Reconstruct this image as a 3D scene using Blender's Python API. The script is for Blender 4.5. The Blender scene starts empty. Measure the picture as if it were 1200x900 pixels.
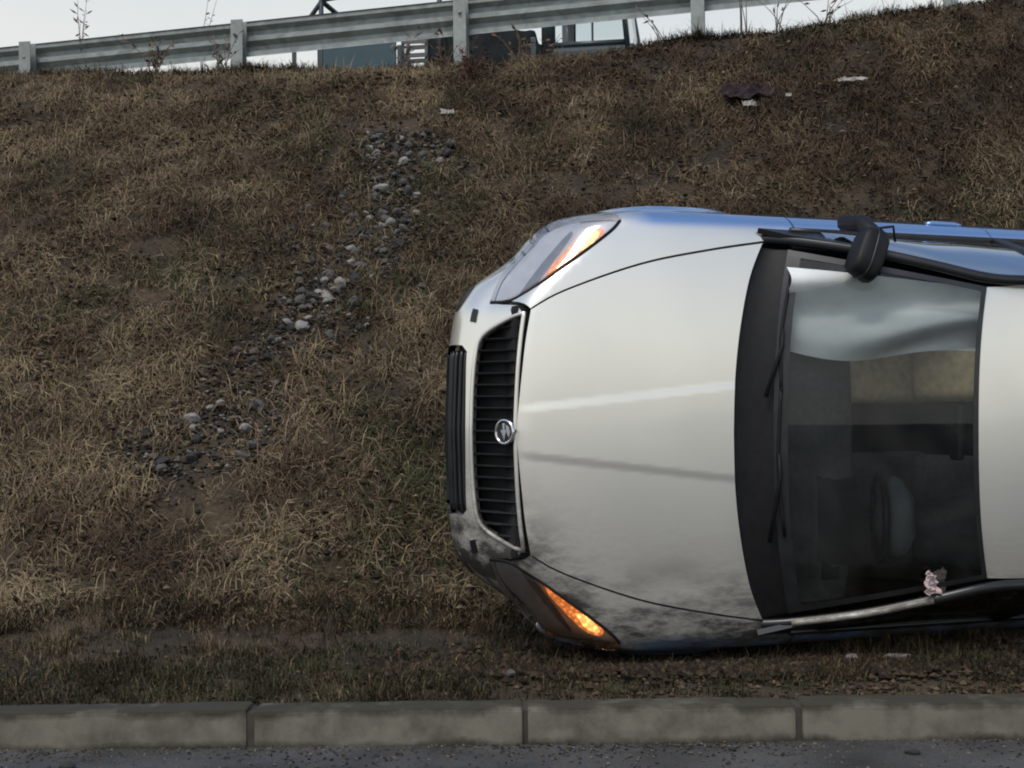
import bpy, bmesh, math, random
import numpy as np
from mathutils import Vector, Matrix, noise
from mathutils.geometry import delaunay_2d_cdt

random.seed(7)
RNG = np.random.default_rng(7)
SC = bpy.context.scene
COL = SC.collection
R = math.radians

# ------------------------------------------------------------------ camera
cam_d = bpy.data.cameras.new('camera')
cam = bpy.data.objects.new('camera', cam_d)
COL.objects.link(cam)
cam_d.sensor_width = 36.0
cam_d.lens = 36.0 * 1720 / 1200
cam_d.clip_start = 0.05
cam_d.clip_end = 3000
cam.location = (0, 0, 1.23)
cam.rotation_euler = (Matrix.Rotation(R(0.5), 3, 'X') @ Matrix.Rotation(R(90), 3, 'X') @ Matrix.Rotation(R(-0.6), 3, 'Z')).to_euler()
SC.camera = cam

# ------------------------------------------------------------------ sky and sun
SUN_EL, SUN_AZ = R(56), R(205)          # azimuth measured clockwise from +Y
world = bpy.data.worlds.new('World')
SC.world = world
world.use_nodes = True
wn, wl = world.node_tree.nodes, world.node_tree.links
wn.clear()
w_out = wn.new('ShaderNodeOutputWorld')
w_bg = wn.new('ShaderNodeBackground')
w_sky = wn.new('ShaderNodeTexSky')
w_sky.sky_type = 'NISHITA'
w_sky.sun_disc = False
w_sky.sun_elevation = SUN_EL
w_sky.sun_rotation = SUN_AZ
w_sky.air_density = 1.2
w_sky.dust_density = 2.0
w_sky.ozone_density = 3.0
# thin broken cloud: a pale veil, dense towards the horizon, with blue left higher up
w_tc = wn.new('ShaderNodeTexCoord')
w_sep = wn.new('ShaderNodeSeparateXYZ')
w_no = wn.new('ShaderNodeTexNoise')
w_no.inputs['Scale'].default_value = 2.2
w_no.inputs['Detail'].default_value = 6
w_mr = wn.new('ShaderNodeMapRange')
w_mr.inputs['From Min'].default_value = 0.22
w_mr.inputs['From Max'].default_value = 0.54
w_mr.inputs['To Min'].default_value = 1.0
w_mr.inputs['To Max'].default_value = 0.0
w_nr = wn.new('ShaderNodeMapRange')
w_nr.inputs['From Min'].default_value = 0.35
w_nr.inputs['From Max'].default_value = 0.65
w_nr.inputs['To Min'].default_value = -0.12
w_nr.inputs['To Max'].default_value = 0.12
w_add = wn.new('ShaderNodeMath'); w_add.operation = 'ADD'; w_add.use_clamp = True
w_mix = wn.new('ShaderNodeMix'); w_mix.data_type = 'RGBA'
w_mix.inputs['B'].default_value = (5.7, 5.85, 5.75, 1)
wl.new(w_tc.outputs['Generated'], w_sep.inputs[0])
wl.new(w_tc.outputs['Generated'], w_no.inputs['Vector'])
wl.new(w_sep.outputs['Z'], w_mr.inputs['Value'])
wl.new(w_no.outputs['Fac'], w_nr.inputs['Value'])
wl.new(w_mr.outputs['Result'], w_add.inputs[0])
wl.new(w_nr.outputs['Result'], w_add.inputs[1])
wl.new(w_add.outputs[0], w_mix.inputs['Factor'])
wl.new(w_sky.outputs['Color'], w_mix.inputs['A'])
wl.new(w_mix.outputs['Result'], w_bg.inputs['Color'])
w_bg.inputs['Strength'].default_value = 0.10
wl.new(w_bg.outputs[0], w_out.inputs['Surface'])

sun_d = bpy.data.lights.new('sun', 'SUN')
sun_d.energy = 1.1
sun_d.angle = R(22)
sun_d.color = (1.0, 0.95, 0.87)
sun = bpy.data.objects.new('sun', sun_d)
COL.objects.link(sun)
sdir = Vector((math.sin(SUN_AZ) * math.cos(SUN_EL), math.cos(SUN_AZ) * math.cos(SUN_EL), math.sin(SUN_EL)))
sun.rotation_euler = sdir.to_track_quat('Z', 'Y').to_euler()
sun.location = sdir * 40

SC.view_settings.view_transform = 'Standard'
SC.view_settings.look = 'None'
SC.view_settings.gamma = 1.0
SC.view_settings.use_curve_mapping = False
SC.view_settings.exposure = 0.48
SC.cycles.filter_width = 2.0

# ------------------------------------------------------------------ helpers
def new_obj(name, me, mat=None, parent=None):
    o = bpy.data.objects.new(name, me)
    COL.objects.link(o)
    if mat is not None and not me.materials:
        me.materials.append(mat)
    if parent is not None:
        o.parent = parent
    return o

def empty(name, loc=(0, 0, 0), rz=0.0, parent=None):
    o = bpy.data.objects.new(name, None)
    o.empty_display_size = 0.2
    COL.objects.link(o)
    o.location = loc
    o.rotation_euler = (0, 0, rz)
    if parent is not None:
        o.parent = parent
    return o

def tag(o, label=None, cat=None, group=None, kind=None):
    if label: o['label'] = label
    if cat: o['category'] = cat
    if group: o['group'] = group
    if kind: o['kind'] = kind
    return o

def mesh_np(name, V, T, smooth=True, colors=None):
    """triangles from numpy arrays"""
    V = np.asarray(V, np.float32).reshape(-1, 3)
    T = np.asarray(T, np.int32).reshape(-1, 3)
    me = bpy.data.meshes.new(name)
    me.vertices.add(len(V)); me.vertices.foreach_set('co', V.ravel())
    me.loops.add(T.size); me.loops.foreach_set('vertex_index', T.ravel())
    me.polygons.add(len(T))
    me.polygons.foreach_set('loop_start', np.arange(0, T.size, 3, dtype=np.int32))
    me.polygons.foreach_set('use_smooth', np.full(len(T), smooth))
    if colors is not None:
        a = me.color_attributes.new('tint', 'FLOAT_COLOR', 'POINT')
        c = np.ones((len(V), 4), np.float32); c[:, :3] = colors
        a.data.foreach_set('color', c.ravel())
    me.update(); me.validate()
    return me

def mesh_pd(name, V, F, smooth=False):
    me = bpy.data.meshes.new(name)
    me.from_pydata([tuple(v) for v in V], [], [tuple(f) for f in F])
    if smooth:
        me.polygons.foreach_set('use_smooth', [True] * len(me.polygons))
    me.update()
    return me

def mesh_bm(name, bm, smooth=False):
    bmesh.ops.recalc_face_normals(bm, faces=bm.faces)
    me = bpy.data.meshes.new(name)
    bm.to_mesh(me); bm.free()
    if smooth:
        me.polygons.foreach_set('use_smooth', [True] * len(me.polygons))
    me.update()
    return me

def box_bm(bm, lo, hi, bevel=0.0, seg=2, mat=None):
    lo, hi = Vector(lo), Vector(hi)
    r = bmesh.ops.create_cube(bm, size=1.0)
    vs = r['verts']
    for v in vs:
        v.co = Vector(((lo.x + hi.x) / 2 + v.co.x * (hi.x - lo.x), (lo.y + hi.y) / 2 + v.co.y * (hi.y - lo.y), (lo.z + hi.z) / 2 + v.co.z * (hi.z - lo.z)))
    if bevel:
        es = list({e for v in vs for e in v.link_edges})
        r2 = bmesh.ops.bevel(bm, geom=es, offset=bevel, segments=seg, profile=0.6, affect='EDGES')
        vs = list({v for f in r2['faces'] for v in f.verts} | {v for v in vs if v.is_valid})
    if mat is not None:
        bmesh.ops.transform(bm, matrix=mat, verts=[v for v in vs if v.is_valid])
    return vs

def box_mesh(name, lo, hi, bevel=0.0, seg=2, smooth=False):
    bm = bmesh.new(); box_bm(bm, lo, hi, bevel, seg)
    return mesh_bm(name, bm, smooth)

def tube_mesh(name, pts, rad, n=8, closed=False, flat=1.0):
    """tube along a polyline, radius scalar or list"""
    P = [Vector(p) for p in pts]
    m = len(P)
    rads = rad if hasattr(rad, '__len__') else [rad] * m
    V, F = [], []
    up = Vector((0, 0, 1))
    prev = None
    for i, p in enumerate(P):
        a = P[(i - 1) % m] if (closed or i > 0) else P[i]
        b = P[(i + 1) % m] if (closed or i < m - 1) else P[i]
        t = (b - a).normalized()
        if prev is None:
            x = t.cross(up)
            if x.length < 1e-3: x = t.cross(Vector((0, 1, 0)))
        else:
            x = prev - t * prev.dot(t)
        x.normalize(); prev = x
        y = t.cross(x)
        for k in range(n):
            an = 2 * math.pi * k / n
            V.append(p + x * math.cos(an) * rads[i] + y * math.sin(an) * rads[i] * flat)
    for i in range(m if closed else m - 1):
        j = (i + 1) % m
        for k in range(n):
            F.append((i * n + k, i * n + (k + 1) % n, j * n + (k + 1) % n, j * n + k))
    if not closed:
        F.append(tuple(range(n))[::-1]); F.append(tuple(range((m - 1) * n, m * n)))
    return mesh_pd(name, V, F, True)

def lathe_mesh(name, prof, n=32, axis='Y'):
    """prof: (radius, offset along axis)"""
    V, F = [], []
    for r, h in prof:
        for k in range(n):
            a = 2 * math.pi * k / n
            V.append((r * math.cos(a), h, r * math.sin(a)))
    for i in range(len(prof) - 1):
        for k in range(n):
            F.append((i * n + k, i * n + (k + 1) % n, (i + 1) * n + (k + 1) % n, (i + 1) * n + k))
    return mesh_pd(name, V, F, True)

# ------------------------------------------------------------------ materials
def mat_new(name):
    m = bpy.data.materials.new(name); m.use_nodes = True
    return m, m.node_tree.nodes, m.node_tree.links, m.node_tree.nodes['Principled BSDF']

def mat(name, col, rough=0.5, metal=0.0, coat=0.0, var=0.0, scale=20.0, bump=0.0, spec=0.5, col2=None, coords='Object', distort=0.0):
    m, n, l, b = mat_new(name)
    b.inputs['Roughness'].default_value = rough
    b.inputs['Metallic'].default_value = metal
    b.inputs['Coat Weight'].default_value = coat
    b.inputs['Coat Roughness'].default_value = 0.05
    b.inputs['Specular IOR Level'].default_value = spec
    tc = n.new('ShaderNodeTexCoord')
    no = n.new('ShaderNodeTexNoise'); no.inputs['Scale'].default_value = scale; no.inputs['Detail'].default_value = 6
    no.inputs['Distortion'].default_value = distort
    l.new(tc.outputs[coords], no.inputs['Vector'])
    cr = n.new('ShaderNodeValToRGB')
    c2 = col2 if col2 else tuple(max(0, c * (1 - var)) for c in col)
    c1 = col if col2 else tuple(min(1, c * (1 + var)) for c in col)
    cr.color_ramp.elements[0].position = 0.3; cr.color_ramp.elements[0].color = (*c2, 1)
    cr.color_ramp.elements[1].position = 0.7; cr.color_ramp.elements[1].color = (*c1, 1)
    l.new(no.outputs['Fac'], cr.inputs['Fac'])
    l.new(cr.outputs['Color'], b.inputs['Base Color'])
    if bump:
        bp = n.new('ShaderNodeBump'); bp.inputs['Strength'].default_value = bump; bp.inputs['Distance'].default_value = 0.02
        l.new(no.outputs['Fac'], bp.inputs['Height']); l.new(bp.outputs['Normal'], b.inputs['Normal'])
    return m

def mat_tint(name, rough=0.9, trans=0.0):
    m, n, l, b = mat_new(name)
    a = n.new('ShaderNodeAttribute'); a.attribute_name = 'tint'
    l.new(a.outputs['Color'], b.inputs['Base Color'])
    b.inputs['Roughness'].default_value = rough
    b.inputs['Specular IOR Level'].default_value = 0.15
    return m

def mat_glass(name, tint, refl=0.06, rough=0.01, haze=0.0):
    m, n, l, b = mat_new(name)
    n.remove(b)
    out = n['Material Output']
    tr = n.new('ShaderNodeBsdfTransparent'); tr.inputs['Color'].default_value = (*tint, 1)
    gl = n.new('ShaderNodeBsdfGlossy'); gl.inputs['Roughness'].default_value = rough
    fr = n.new('ShaderNodeFresnel'); fr.inputs['IOR'].default_value = 1.5
    ad = n.new('ShaderNodeMath'); ad.operation = 'ADD'; ad.use_clamp = True; ad.inputs[1].default_value = refl
    mx = n.new('ShaderNodeMixShader')
    l.new(fr.outputs[0], ad.inputs[0]); l.new(ad.outputs[0], mx.inputs['Fac'])
    l.new(tr.outputs[0], mx.inputs[1]); l.new(gl.outputs[0], mx.inputs[2])
    if haze:                                  # film of dust, wiped unevenly
        tc = n.new('ShaderNodeTexCoord'); no = n.new('ShaderNodeTexNoise'); no.inputs['Scale'].default_value = 4.0; no.inputs['Detail'].default_value = 9; no.inputs['Distortion'].default_value = 1.2
        l.new(tc.outputs['Object'], no.inputs['Vector'])
        hr = n.new('ShaderNodeMapRange'); hr.inputs['From Min'].default_value = 0.35; hr.inputs['From Max'].default_value = 0.75; hr.inputs['To Max'].default_value = haze
        l.new(no.outputs['Fac'], hr.inputs['Value'])
        df = n.new('ShaderNodeBsdfDiffuse'); df.inputs['Color'].default_value = (0.42, 0.41, 0.38, 1)
        m2 = n.new('ShaderNodeMixShader'); l.new(hr.outputs[0], m2.inputs['Fac']); l.new(mx.outputs[0], m2.inputs[1]); l.new(df.outputs[0], m2.inputs[2])
        l.new(m2.outputs[0], out.inputs['Surface'])
    else:
        l.new(mx.outputs[0], out.inputs['Surface'])
    return m

def mat_emit(name, col, power, base=(0.5, 0.2, 0.05), spot=None):
    m, n, l, b = mat_new(name)
    b.inputs['Base Color'].default_value = (*base, 1)
    b.inputs['Roughness'].default_value = 0.25
    b.inputs['Emission Color'].default_value = (*col, 1)
    b.inputs['Emission Strength'].default_value = power
    no = n.new('ShaderNodeTexVoronoi'); no.inputs['Scale'].default_value = 55
    tc = n.new('ShaderNodeTexCoord'); l.new(tc.outputs['Object'], no.inputs['Vector'])
    bp = n.new('ShaderNodeBump'); bp.inputs['Strength'].default_value = 0.4; bp.inputs['Distance'].default_value = 0.004
    em = n.new('ShaderNodeMapRange'); em.inputs['From Max'].default_value = 0.6; em.inputs['To Min'].default_value = power * 1.5; em.inputs['To Max'].default_value = power * 0.45
    l.new(no.outputs['Distance'], em.inputs['Value']); l.new(em.outputs[0], b.inputs['Emission Strength'])
    l.new(no.outputs['Distance'], bp.inputs['Height']); l.new(bp.outputs['Normal'], b.inputs['Normal'])
    return m

def mat_paint():
    """silver paint with a fine flake, road dirt plus painted-in shading on the side that slid along the ground"""
    m, n, l, b = mat_new('silver_car_paint')
    tc = n.new('ShaderNodeTexCoord')
    no = n.new('ShaderNodeTexNoise'); no.inputs['Scale'].default_value = 5; no.inputs['Detail'].default_value = 8; no.inputs['Roughness'].default_value = 0.7
    mp = n.new('ShaderNodeMapping'); mp.inputs['Scale'].default_value = (0.55, 1.7, 1.4)      # scraped along the direction of travel
    l.new(tc.outputs['Object'], mp.inputs['Vector']); l.new(mp.outputs[0], no.inputs['Vector'])
    nd = n.new('ShaderNodeTexNoise'); nd.inputs['Scale'].default_value = 1.7; nd.inputs['Detail'].default_value = 3
    l.new(tc.outputs['Object'], nd.inputs['Vector'])
    sp = n.new('ShaderNodeSeparateXYZ'); l.new(tc.outputs['Object'], sp.inputs[0])
    mr = n.new('ShaderNodeMapRange'); mr.interpolation_type = 'SMOOTHSTEP'          # mud and painted shading darken the left flank (local +y)
    mr.inputs['From Min'].default_value = 0.22; mr.inputs['From Max'].default_value = 0.84
    mr.inputs['To Min'].default_value = 0.0; mr.inputs['To Max'].default_value = 1.0
    nx_ = n.new('ShaderNodeMath'); nx_.operation = 'ADD'; nx_.inputs[1].default_value = 0.55; l.new(sp.outputs['X'], nx_.inputs[0])
    nm_ = n.new('ShaderNodeMath'); nm_.operation = 'MAXIMUM'; nm_.inputs[1].default_value = 0.0; l.new(nx_.outputs[0], nm_.inputs[0])
    na_ = n.new('ShaderNodeMath'); na_.operation = 'MULTIPLY_ADD'; na_.inputs[1].default_value = 0.72
    l.new(nm_.outputs[0], na_.inputs[0]); l.new(sp.outputs['Y'], na_.inputs[2])
    l.new(na_.outputs[0], mr.inputs['Value'])     # strongest round the nose corner that dug in
    mu = n.new('ShaderNodeMath'); mu.operation = 'MULTIPLY'
    nr = n.new('ShaderNodeMapRange'); nr.inputs['From Min'].default_value = 0.22; nr.inputs['From Max'].default_value = 0.56
    l.new(no.outputs['Fac'], nr.inputs['Value'])
    l.new(mr.outputs[0], mu.inputs[0]); l.new(nr.outputs[0], mu.inputs[1])
    dust = n.new('ShaderNodeMapRange'); dust.inputs['From Min'].default_value = 0.4; dust.inputs['From Max'].default_value = 0.75
    dust.inputs['To Min'].default_value = 0.0; dust.inputs['To Max'].default_value = 0.08
    l.new(nd.outputs['Fac'], dust.inputs['Value'])
    mxv = n.new('ShaderNodeMath'); mxv.operation = 'ADD'; mxv.use_clamp = True
    l.new(mu.outputs[0], mxv.inputs[0]); l.new(dust.outputs[0], mxv.inputs[1])
    mc = n.new('ShaderNodeMix'); mc.data_type = 'RGBA'
    mc.inputs['A'].default_value = (0.93, 0.90, 0.805, 1); mc.inputs['B'].default_value = (0.045, 0.040, 0.033, 1)
    # blue base colour fading in along both flanks, from behind the headlamps to the tail
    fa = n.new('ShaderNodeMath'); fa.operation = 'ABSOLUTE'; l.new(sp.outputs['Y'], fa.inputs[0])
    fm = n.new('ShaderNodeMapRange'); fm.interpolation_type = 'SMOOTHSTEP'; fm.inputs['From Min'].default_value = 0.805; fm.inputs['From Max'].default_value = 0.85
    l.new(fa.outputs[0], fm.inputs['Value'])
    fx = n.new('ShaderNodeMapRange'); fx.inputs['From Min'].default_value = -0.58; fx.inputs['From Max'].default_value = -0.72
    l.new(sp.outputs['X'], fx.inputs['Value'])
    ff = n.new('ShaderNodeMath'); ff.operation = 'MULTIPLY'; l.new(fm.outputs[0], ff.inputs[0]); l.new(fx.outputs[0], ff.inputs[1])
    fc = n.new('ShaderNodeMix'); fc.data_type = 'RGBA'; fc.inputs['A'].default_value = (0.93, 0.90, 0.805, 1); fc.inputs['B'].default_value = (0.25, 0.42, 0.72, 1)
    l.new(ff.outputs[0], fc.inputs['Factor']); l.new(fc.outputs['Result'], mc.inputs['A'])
    l.new(mxv.outputs[0], mc.inputs['Factor']); l.new(mc.outputs['Result'], b.inputs['Base Color'])
    mm = n.new('ShaderNodeMapRange'); mm.inputs['From Min'].default_value = 0.25; mm.inputs['To Min'].default_value = 0.68; mm.inputs['To Max'].default_value = 0.1
    l.new(mxv.outputs[0], mm.inputs['Value']); l.new(mm.outputs[0], b.inputs['Metallic'])
    rr = n.new('ShaderNodeMapRange'); rr.inputs['To Min'].default_value = 0.28; rr.inputs['To Max'].default_value = 0.9
    l.new(mxv.outputs[0], rr.inputs['Value']); l.new(rr.outputs[0], b.inputs['Roughness'])
    cw = n.new('ShaderNodeMapRange'); cw.inputs['To Min'].default_value = 1.0; cw.inputs['To Max'].default_value = 0.0
    l.new(mxv.outputs[0], cw.inputs['Value']); l.new(cw.outputs[0], b.inputs['Coat Weight'])
    b.inputs['Coat Roughness'].default_value = 0.09
    return m

M = {}
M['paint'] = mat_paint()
M['black_plastic'] = mat('black_plastic', (0.009, 0.009, 0.010), 0.55, var=0.3, scale=30, spec=0.3)
M['satin_black'] = mat('satin_black', (0.016, 0.017, 0.018), 0.28, var=0.3, scale=14)
M['under'] = mat('dark_underbody', (0.01, 0.01, 0.01), 0.9, var=0.4, scale=12)
M['rubber'] = mat('rubber', (0.014, 0.014, 0.014), 0.8, var=0.3, scale=25)
M['chrome'] = mat('chrome', (0.75, 0.76, 0.77), 0.12, metal=1.0, var=0.05, scale=8)
M['alloy'] = mat('alloy', (0.5, 0.5, 0.5), 0.35, metal=0.9, var=0.1, scale=15)
M['reflector'] = mat('lamp_reflector', (0.86, 0.87, 0.88), 0.35, metal=0.15, var=0.06, scale=18)
M['lens'] = mat_glass('clear_lens', (0.92, 0.93, 0.94), 0.26, 0.10)
M['windscreen'] = mat_glass('windscreen_glass', (0.90, 0.94, 0.93), 0.0, 0.02, haze=0.035)
M['side_glass'] = mat_glass('side_glass', (0.50, 0.55, 0.55), 0.10, 0.01)
M['far_glass'] = mat_glass('far_glass', (0.86, 0.9, 0.9), 0.02, 0.01)
M['indicator'] = mat_emit('lit_amber_indicator', (1.0, 0.27, 0.06), 1.0, (0.6, 0.25, 0.06))
M['bulb'] = mat_emit('lit_bulb', (1.0, 0.52, 0.14), 2.2, (0.8, 0.5, 0.2))
M['dash'] = mat('dashboard_vinyl', (0.045, 0.052, 0.05), 0.55, var=0.25, scale=40, bump=0.1)
M['liner'] = mat('grey_headliner', (0.30, 0.30, 0.28), 0.95, var=0.1, scale=60)
M['beige'] = mat('beige_upholstery', (0.60, 0.48, 0.31), 0.9, var=0.2, scale=25, bump=0.15)
M['seat_dark'] = mat('dark_upholstery', (0.03, 0.03, 0.032), 0.9, var=0.3, scale=40)
M['airbag'] = mat('airbag_nylon', (0.72, 0.74, 0.72), 0.75, var=0.12, scale=6, bump=0.2)
M['pink'] = mat('pale_pink_cloth', (0.52, 0.40, 0.39), 0.85, var=0.2, scale=22)
M['teal'] = mat('teal_car_paint', (0.022, 0.058, 0.074), 0.35, coat=0.4, var=0.15, scale=4)
M['slate'] = mat('slate_van_paint', (0.03, 0.045, 0.052), 0.4, coat=0.3, var=0.15, scale=4)
M['steel'] = mat('galvanised_steel', (0.34, 0.375, 0.36), 0.55, metal=0.3, col2=(0.19, 0.21, 0.195), scale=5, distort=1.6)
M['steel_post'] = mat('weathered_post_steel', (0.33, 0.36, 0.34), 0.6, metal=0.25, col2=(0.22, 0.24, 0.22), scale=12)
M['red'] = mat('tail_lamp_red', (0.35, 0.02, 0.015), 0.2, coat=0.5, var=0.1, scale=30)

# ------------------------------------------------------------------ terrain
def smax(a, b, k):
    h = np.maximum(k - np.abs(a - b), 0.0) / k
    return np.maximum(a, b) + h * h * k * 0.25

def smin(a, b, k):
    return -smax(-a, -b, k)

def wave(x, y):
    return (np.sin(x * 1.7 + 0.6 * np.sin(y * 1.3)) * np.cos(y * 1.45 + 0.4 * x) * 0.5
            + np.sin(x * 3.9 + y * 2.3) * 0.22 + np.sin(y * 5.1 - x * 2.7 + 1.0) * 0.16)

def crest_y(X):
    return 11.95 - 0.19 * np.clip(X, -30, 4.0)

def toe_y(X):
    return 6.75 + 0.36 * np.clip(X + 0.2, 0, 4.5)

def ground_z(X, Y):
    X = np.asarray(X, float); Y = np.asarray(Y, float)
    cz = 3.97 + 0.05 * np.clip(X, 0, 14) - 0.030 * np.clip(X, -8, 0) + 0.03 * np.clip(X - 0.3, 0, 6)
    cy, ty = crest_y(X), toe_y(X)
    verge = 0.115 + 0.05 * np.clip(Y - 5.35, 0, 6)
    t = (Y - ty) / (cy - ty)
    line = 0.19 + (cz - 0.19) * t
    top = cz + 0.0 * Y
    up = smin(line, top, 0.28)
    z = smax(verge, up, 0.35)
    amp = np.clip((Y - 5.45) / 1.2, 0, 1) * np.clip(1 - (Y - cy) / 1.0, 0.12, 1)
    return z + 0.045 * wave(X, Y) * amp

def axis_pts(a, b, fine_lo, fine_hi, step, grow=1.35):
    pts = list(np.arange(fine_lo, fine_hi + 1e-6, step))
    s, x = step, fine_lo
    lo = []
    while x > a:
        s *= grow; x = max(a, x - s); lo.append(x)
    s, x = step, pts[-1]
    hi = []
    while x < b:
        s *= grow; x = min(b, x + s); hi.append(x)
    return np.array(lo[::-1] + pts + hi)

gx = axis_pts(-400, 400, -7, 7, 0.08)
gy = axis_pts(5.35, 400, 5.35, 13.6, 0.07)
GX, GY = np.meshgrid(gx, gy)
GZ = ground_z(GX, GY)
nx, ny = len(gx), len(gy)
idx = np.arange(nx * ny).reshape(ny, nx)
q = np.stack([idx[:-1, :-1], idx[:-1, 1:], idx[1:, 1:], idx[1:, :-1]], -1).reshape(-1, 4)
T = np.concatenate([q[:, [0, 1, 2]], q[:, [0, 2, 3]]])
g_me = mesh_np('ground', np.stack([GX, GY, GZ], -1).reshape(-1, 3), T)

def mat_soil():
    m, n, l, b = mat_new('soil_and_thatch')
    tc = n.new('ShaderNodeTexCoord')
    n1 = n.new('ShaderNodeTexNoise'); n1.inputs['Scale'].default_value = 2.4; n1.inputs['Detail'].default_value = 8
    n2 = n.new('ShaderNodeTexNoise'); n2.inputs['Scale'].default_value = 45; n2.inputs['Detail'].default_value = 5
    l.new(tc.outputs['Object'], n1.inputs['Vector']); l.new(tc.outputs['Object'], n2.inputs['Vector'])
    c1 = n.new('ShaderNodeValToRGB')
    c1.color_ramp.elements[0].position = 0.35; c1.color_ramp.elements[0].color = (0.022, 0.017, 0.011, 1)
    c1.color_ramp.elements[1].position = 0.68; c1.color_ramp.elements[1].color = (0.075, 0.055, 0.032, 1)
    l.new(n1.outputs['Fac'], c1.inputs['Fac'])
    mx = n.new('ShaderNodeMix'); mx.data_type = 'RGBA'; mx.blend_type = 'OVERLAY'; mx.inputs['Factor'].default_value = 0.8
    l.new(c1.outputs['Color'], mx.inputs['A']); l.new(n2.outputs['Fac'], mx.inputs['B'])
    hs = n.new('ShaderNodeHueSaturation'); hs.inputs['Saturation'].default_value = 1.1
    l.new(mx.outputs['Result'], hs.inputs['Color']); l.new(hs.outputs['Color'], b.inputs['Base Color'])
    b.inputs['Roughness'].default_value = 0.95
    bp = n.new('ShaderNodeBump'); bp.inputs['Strength'].default_value = 0.7; bp.inputs['Distance'].default_value = 0.03
    l.new(n2.outputs['Fac'], bp.inputs['Height']); l.new(bp.outputs['Normal'], b.inputs['Normal'])
    return m
tag(new_obj('ground', g_me, mat_soil()), kind='structure')

def mat_asphalt():
    m, n, l, b = mat_new('wet_asphalt')
    tc = n.new('ShaderNodeTexCoord')
    v = n.new('ShaderNodeTexVoronoi'); v.inputs['Scale'].default_value = 120
    n1 = n.new('ShaderNodeTexNoise'); n1.inputs['Scale'].default_value = 3.0; n1.inputs['Detail'].default_value = 8
    l.new(tc.outputs['Object'], v.inputs['Vector']); l.new(tc.outputs['Object'], n1.inputs['Vector'])
    c = n.new('ShaderNodeValToRGB')
    c.color_ramp.elements[0].position = 0.3; c.color_ramp.elements[0].color = (0.030, 0.027, 0.024, 1)
    c.color_ramp.elements[1].position = 0.75; c.color_ramp.elements[1].color = (0.088, 0.080, 0.070, 1)
    l.new(n1.outputs['Fac'], c.inputs['Fac'])
    mx = n.new('ShaderNodeMix'); mx.data_type = 'RGBA'; mx.blend_type = 'MULTIPLY'; mx.inputs['Factor'].default_value = 0.5
    l.new(c.outputs['Color'], mx.inputs['A']); l.new(v.outputs['Color'], mx.inputs['B'])
    hs = n.new('ShaderNodeHueSaturation'); hs.inputs['Saturation'].default_value = 0.25; hs.inputs['Value'].default_value = 1.3
    l.new(mx.outputs['Result'], hs.inputs['Color']); l.new(hs.outputs['Color'], b.inputs['Base Color'])
    rr = n.new('ShaderNodeMapRange'); rr.inputs['To Min'].default_value = 0.4; rr.inputs['To Max'].default_value = 0.85
    l.new(n1.outputs['Fac'], rr.inputs['Value']); l.new(rr.outputs[0], b.inputs['Roughness'])
    bp = n.new('ShaderNodeBump'); bp.inputs['Strength'].default_value = 0.5; bp.inputs['Distance'].default_value = 0.006
    l.new(v.outputs['Distance'], bp.inputs['Height']); l.new(bp.outputs['Normal'], b.inputs['Normal'])
    return m
M['asphalt'] = mat_asphalt()
rx, ry = axis_pts(-400, 400, -6, 6, 0.1), axis_pts(-400, 5.42, 3.6, 5.42, 0.1)
RX, RY = np.meshgrid(rx, ry)
RZ = 0.006 * wave(RX * 2, RY * 2) * ((RY > 3) & (np.abs(RX) < 8))
idx = np.arange(RX.size).reshape(RX.shape)
q = np.stack([idx[:-1, :-1], idx[:-1, 1:], idx[1:, 1:], idx[1:, :-1]], -1).reshape(-1, 4)
tag(new_obj('road', mesh_np('road', np.stack([RX, RY, RZ], -1).reshape(-1, 3), np.concatenate([q[:, [0, 1, 2]], q[:, [0, 2, 3]]])), M['asphalt']), kind='structure')

# upper road behind the guard rail
ux = np.linspace(-40, 40, 81); V = []; F = []
for x in ux:
    y0 = 12.35 - 0.19 * np.clip(x, -30, 4) + 0.35
    for dy in (0.0, 7.5):
        V.append((x, y0 + dy, float(ground_z(x, y0 + 1.0)) + 0.05))
for i in range(80):
    F.append((2 * i, 2 * i + 2, 2 * i + 3, 2 * i + 1))
tag(new_obj('upper_road', mesh_pd('upper_road', V, F), M['asphalt']), kind='structure')

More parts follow.
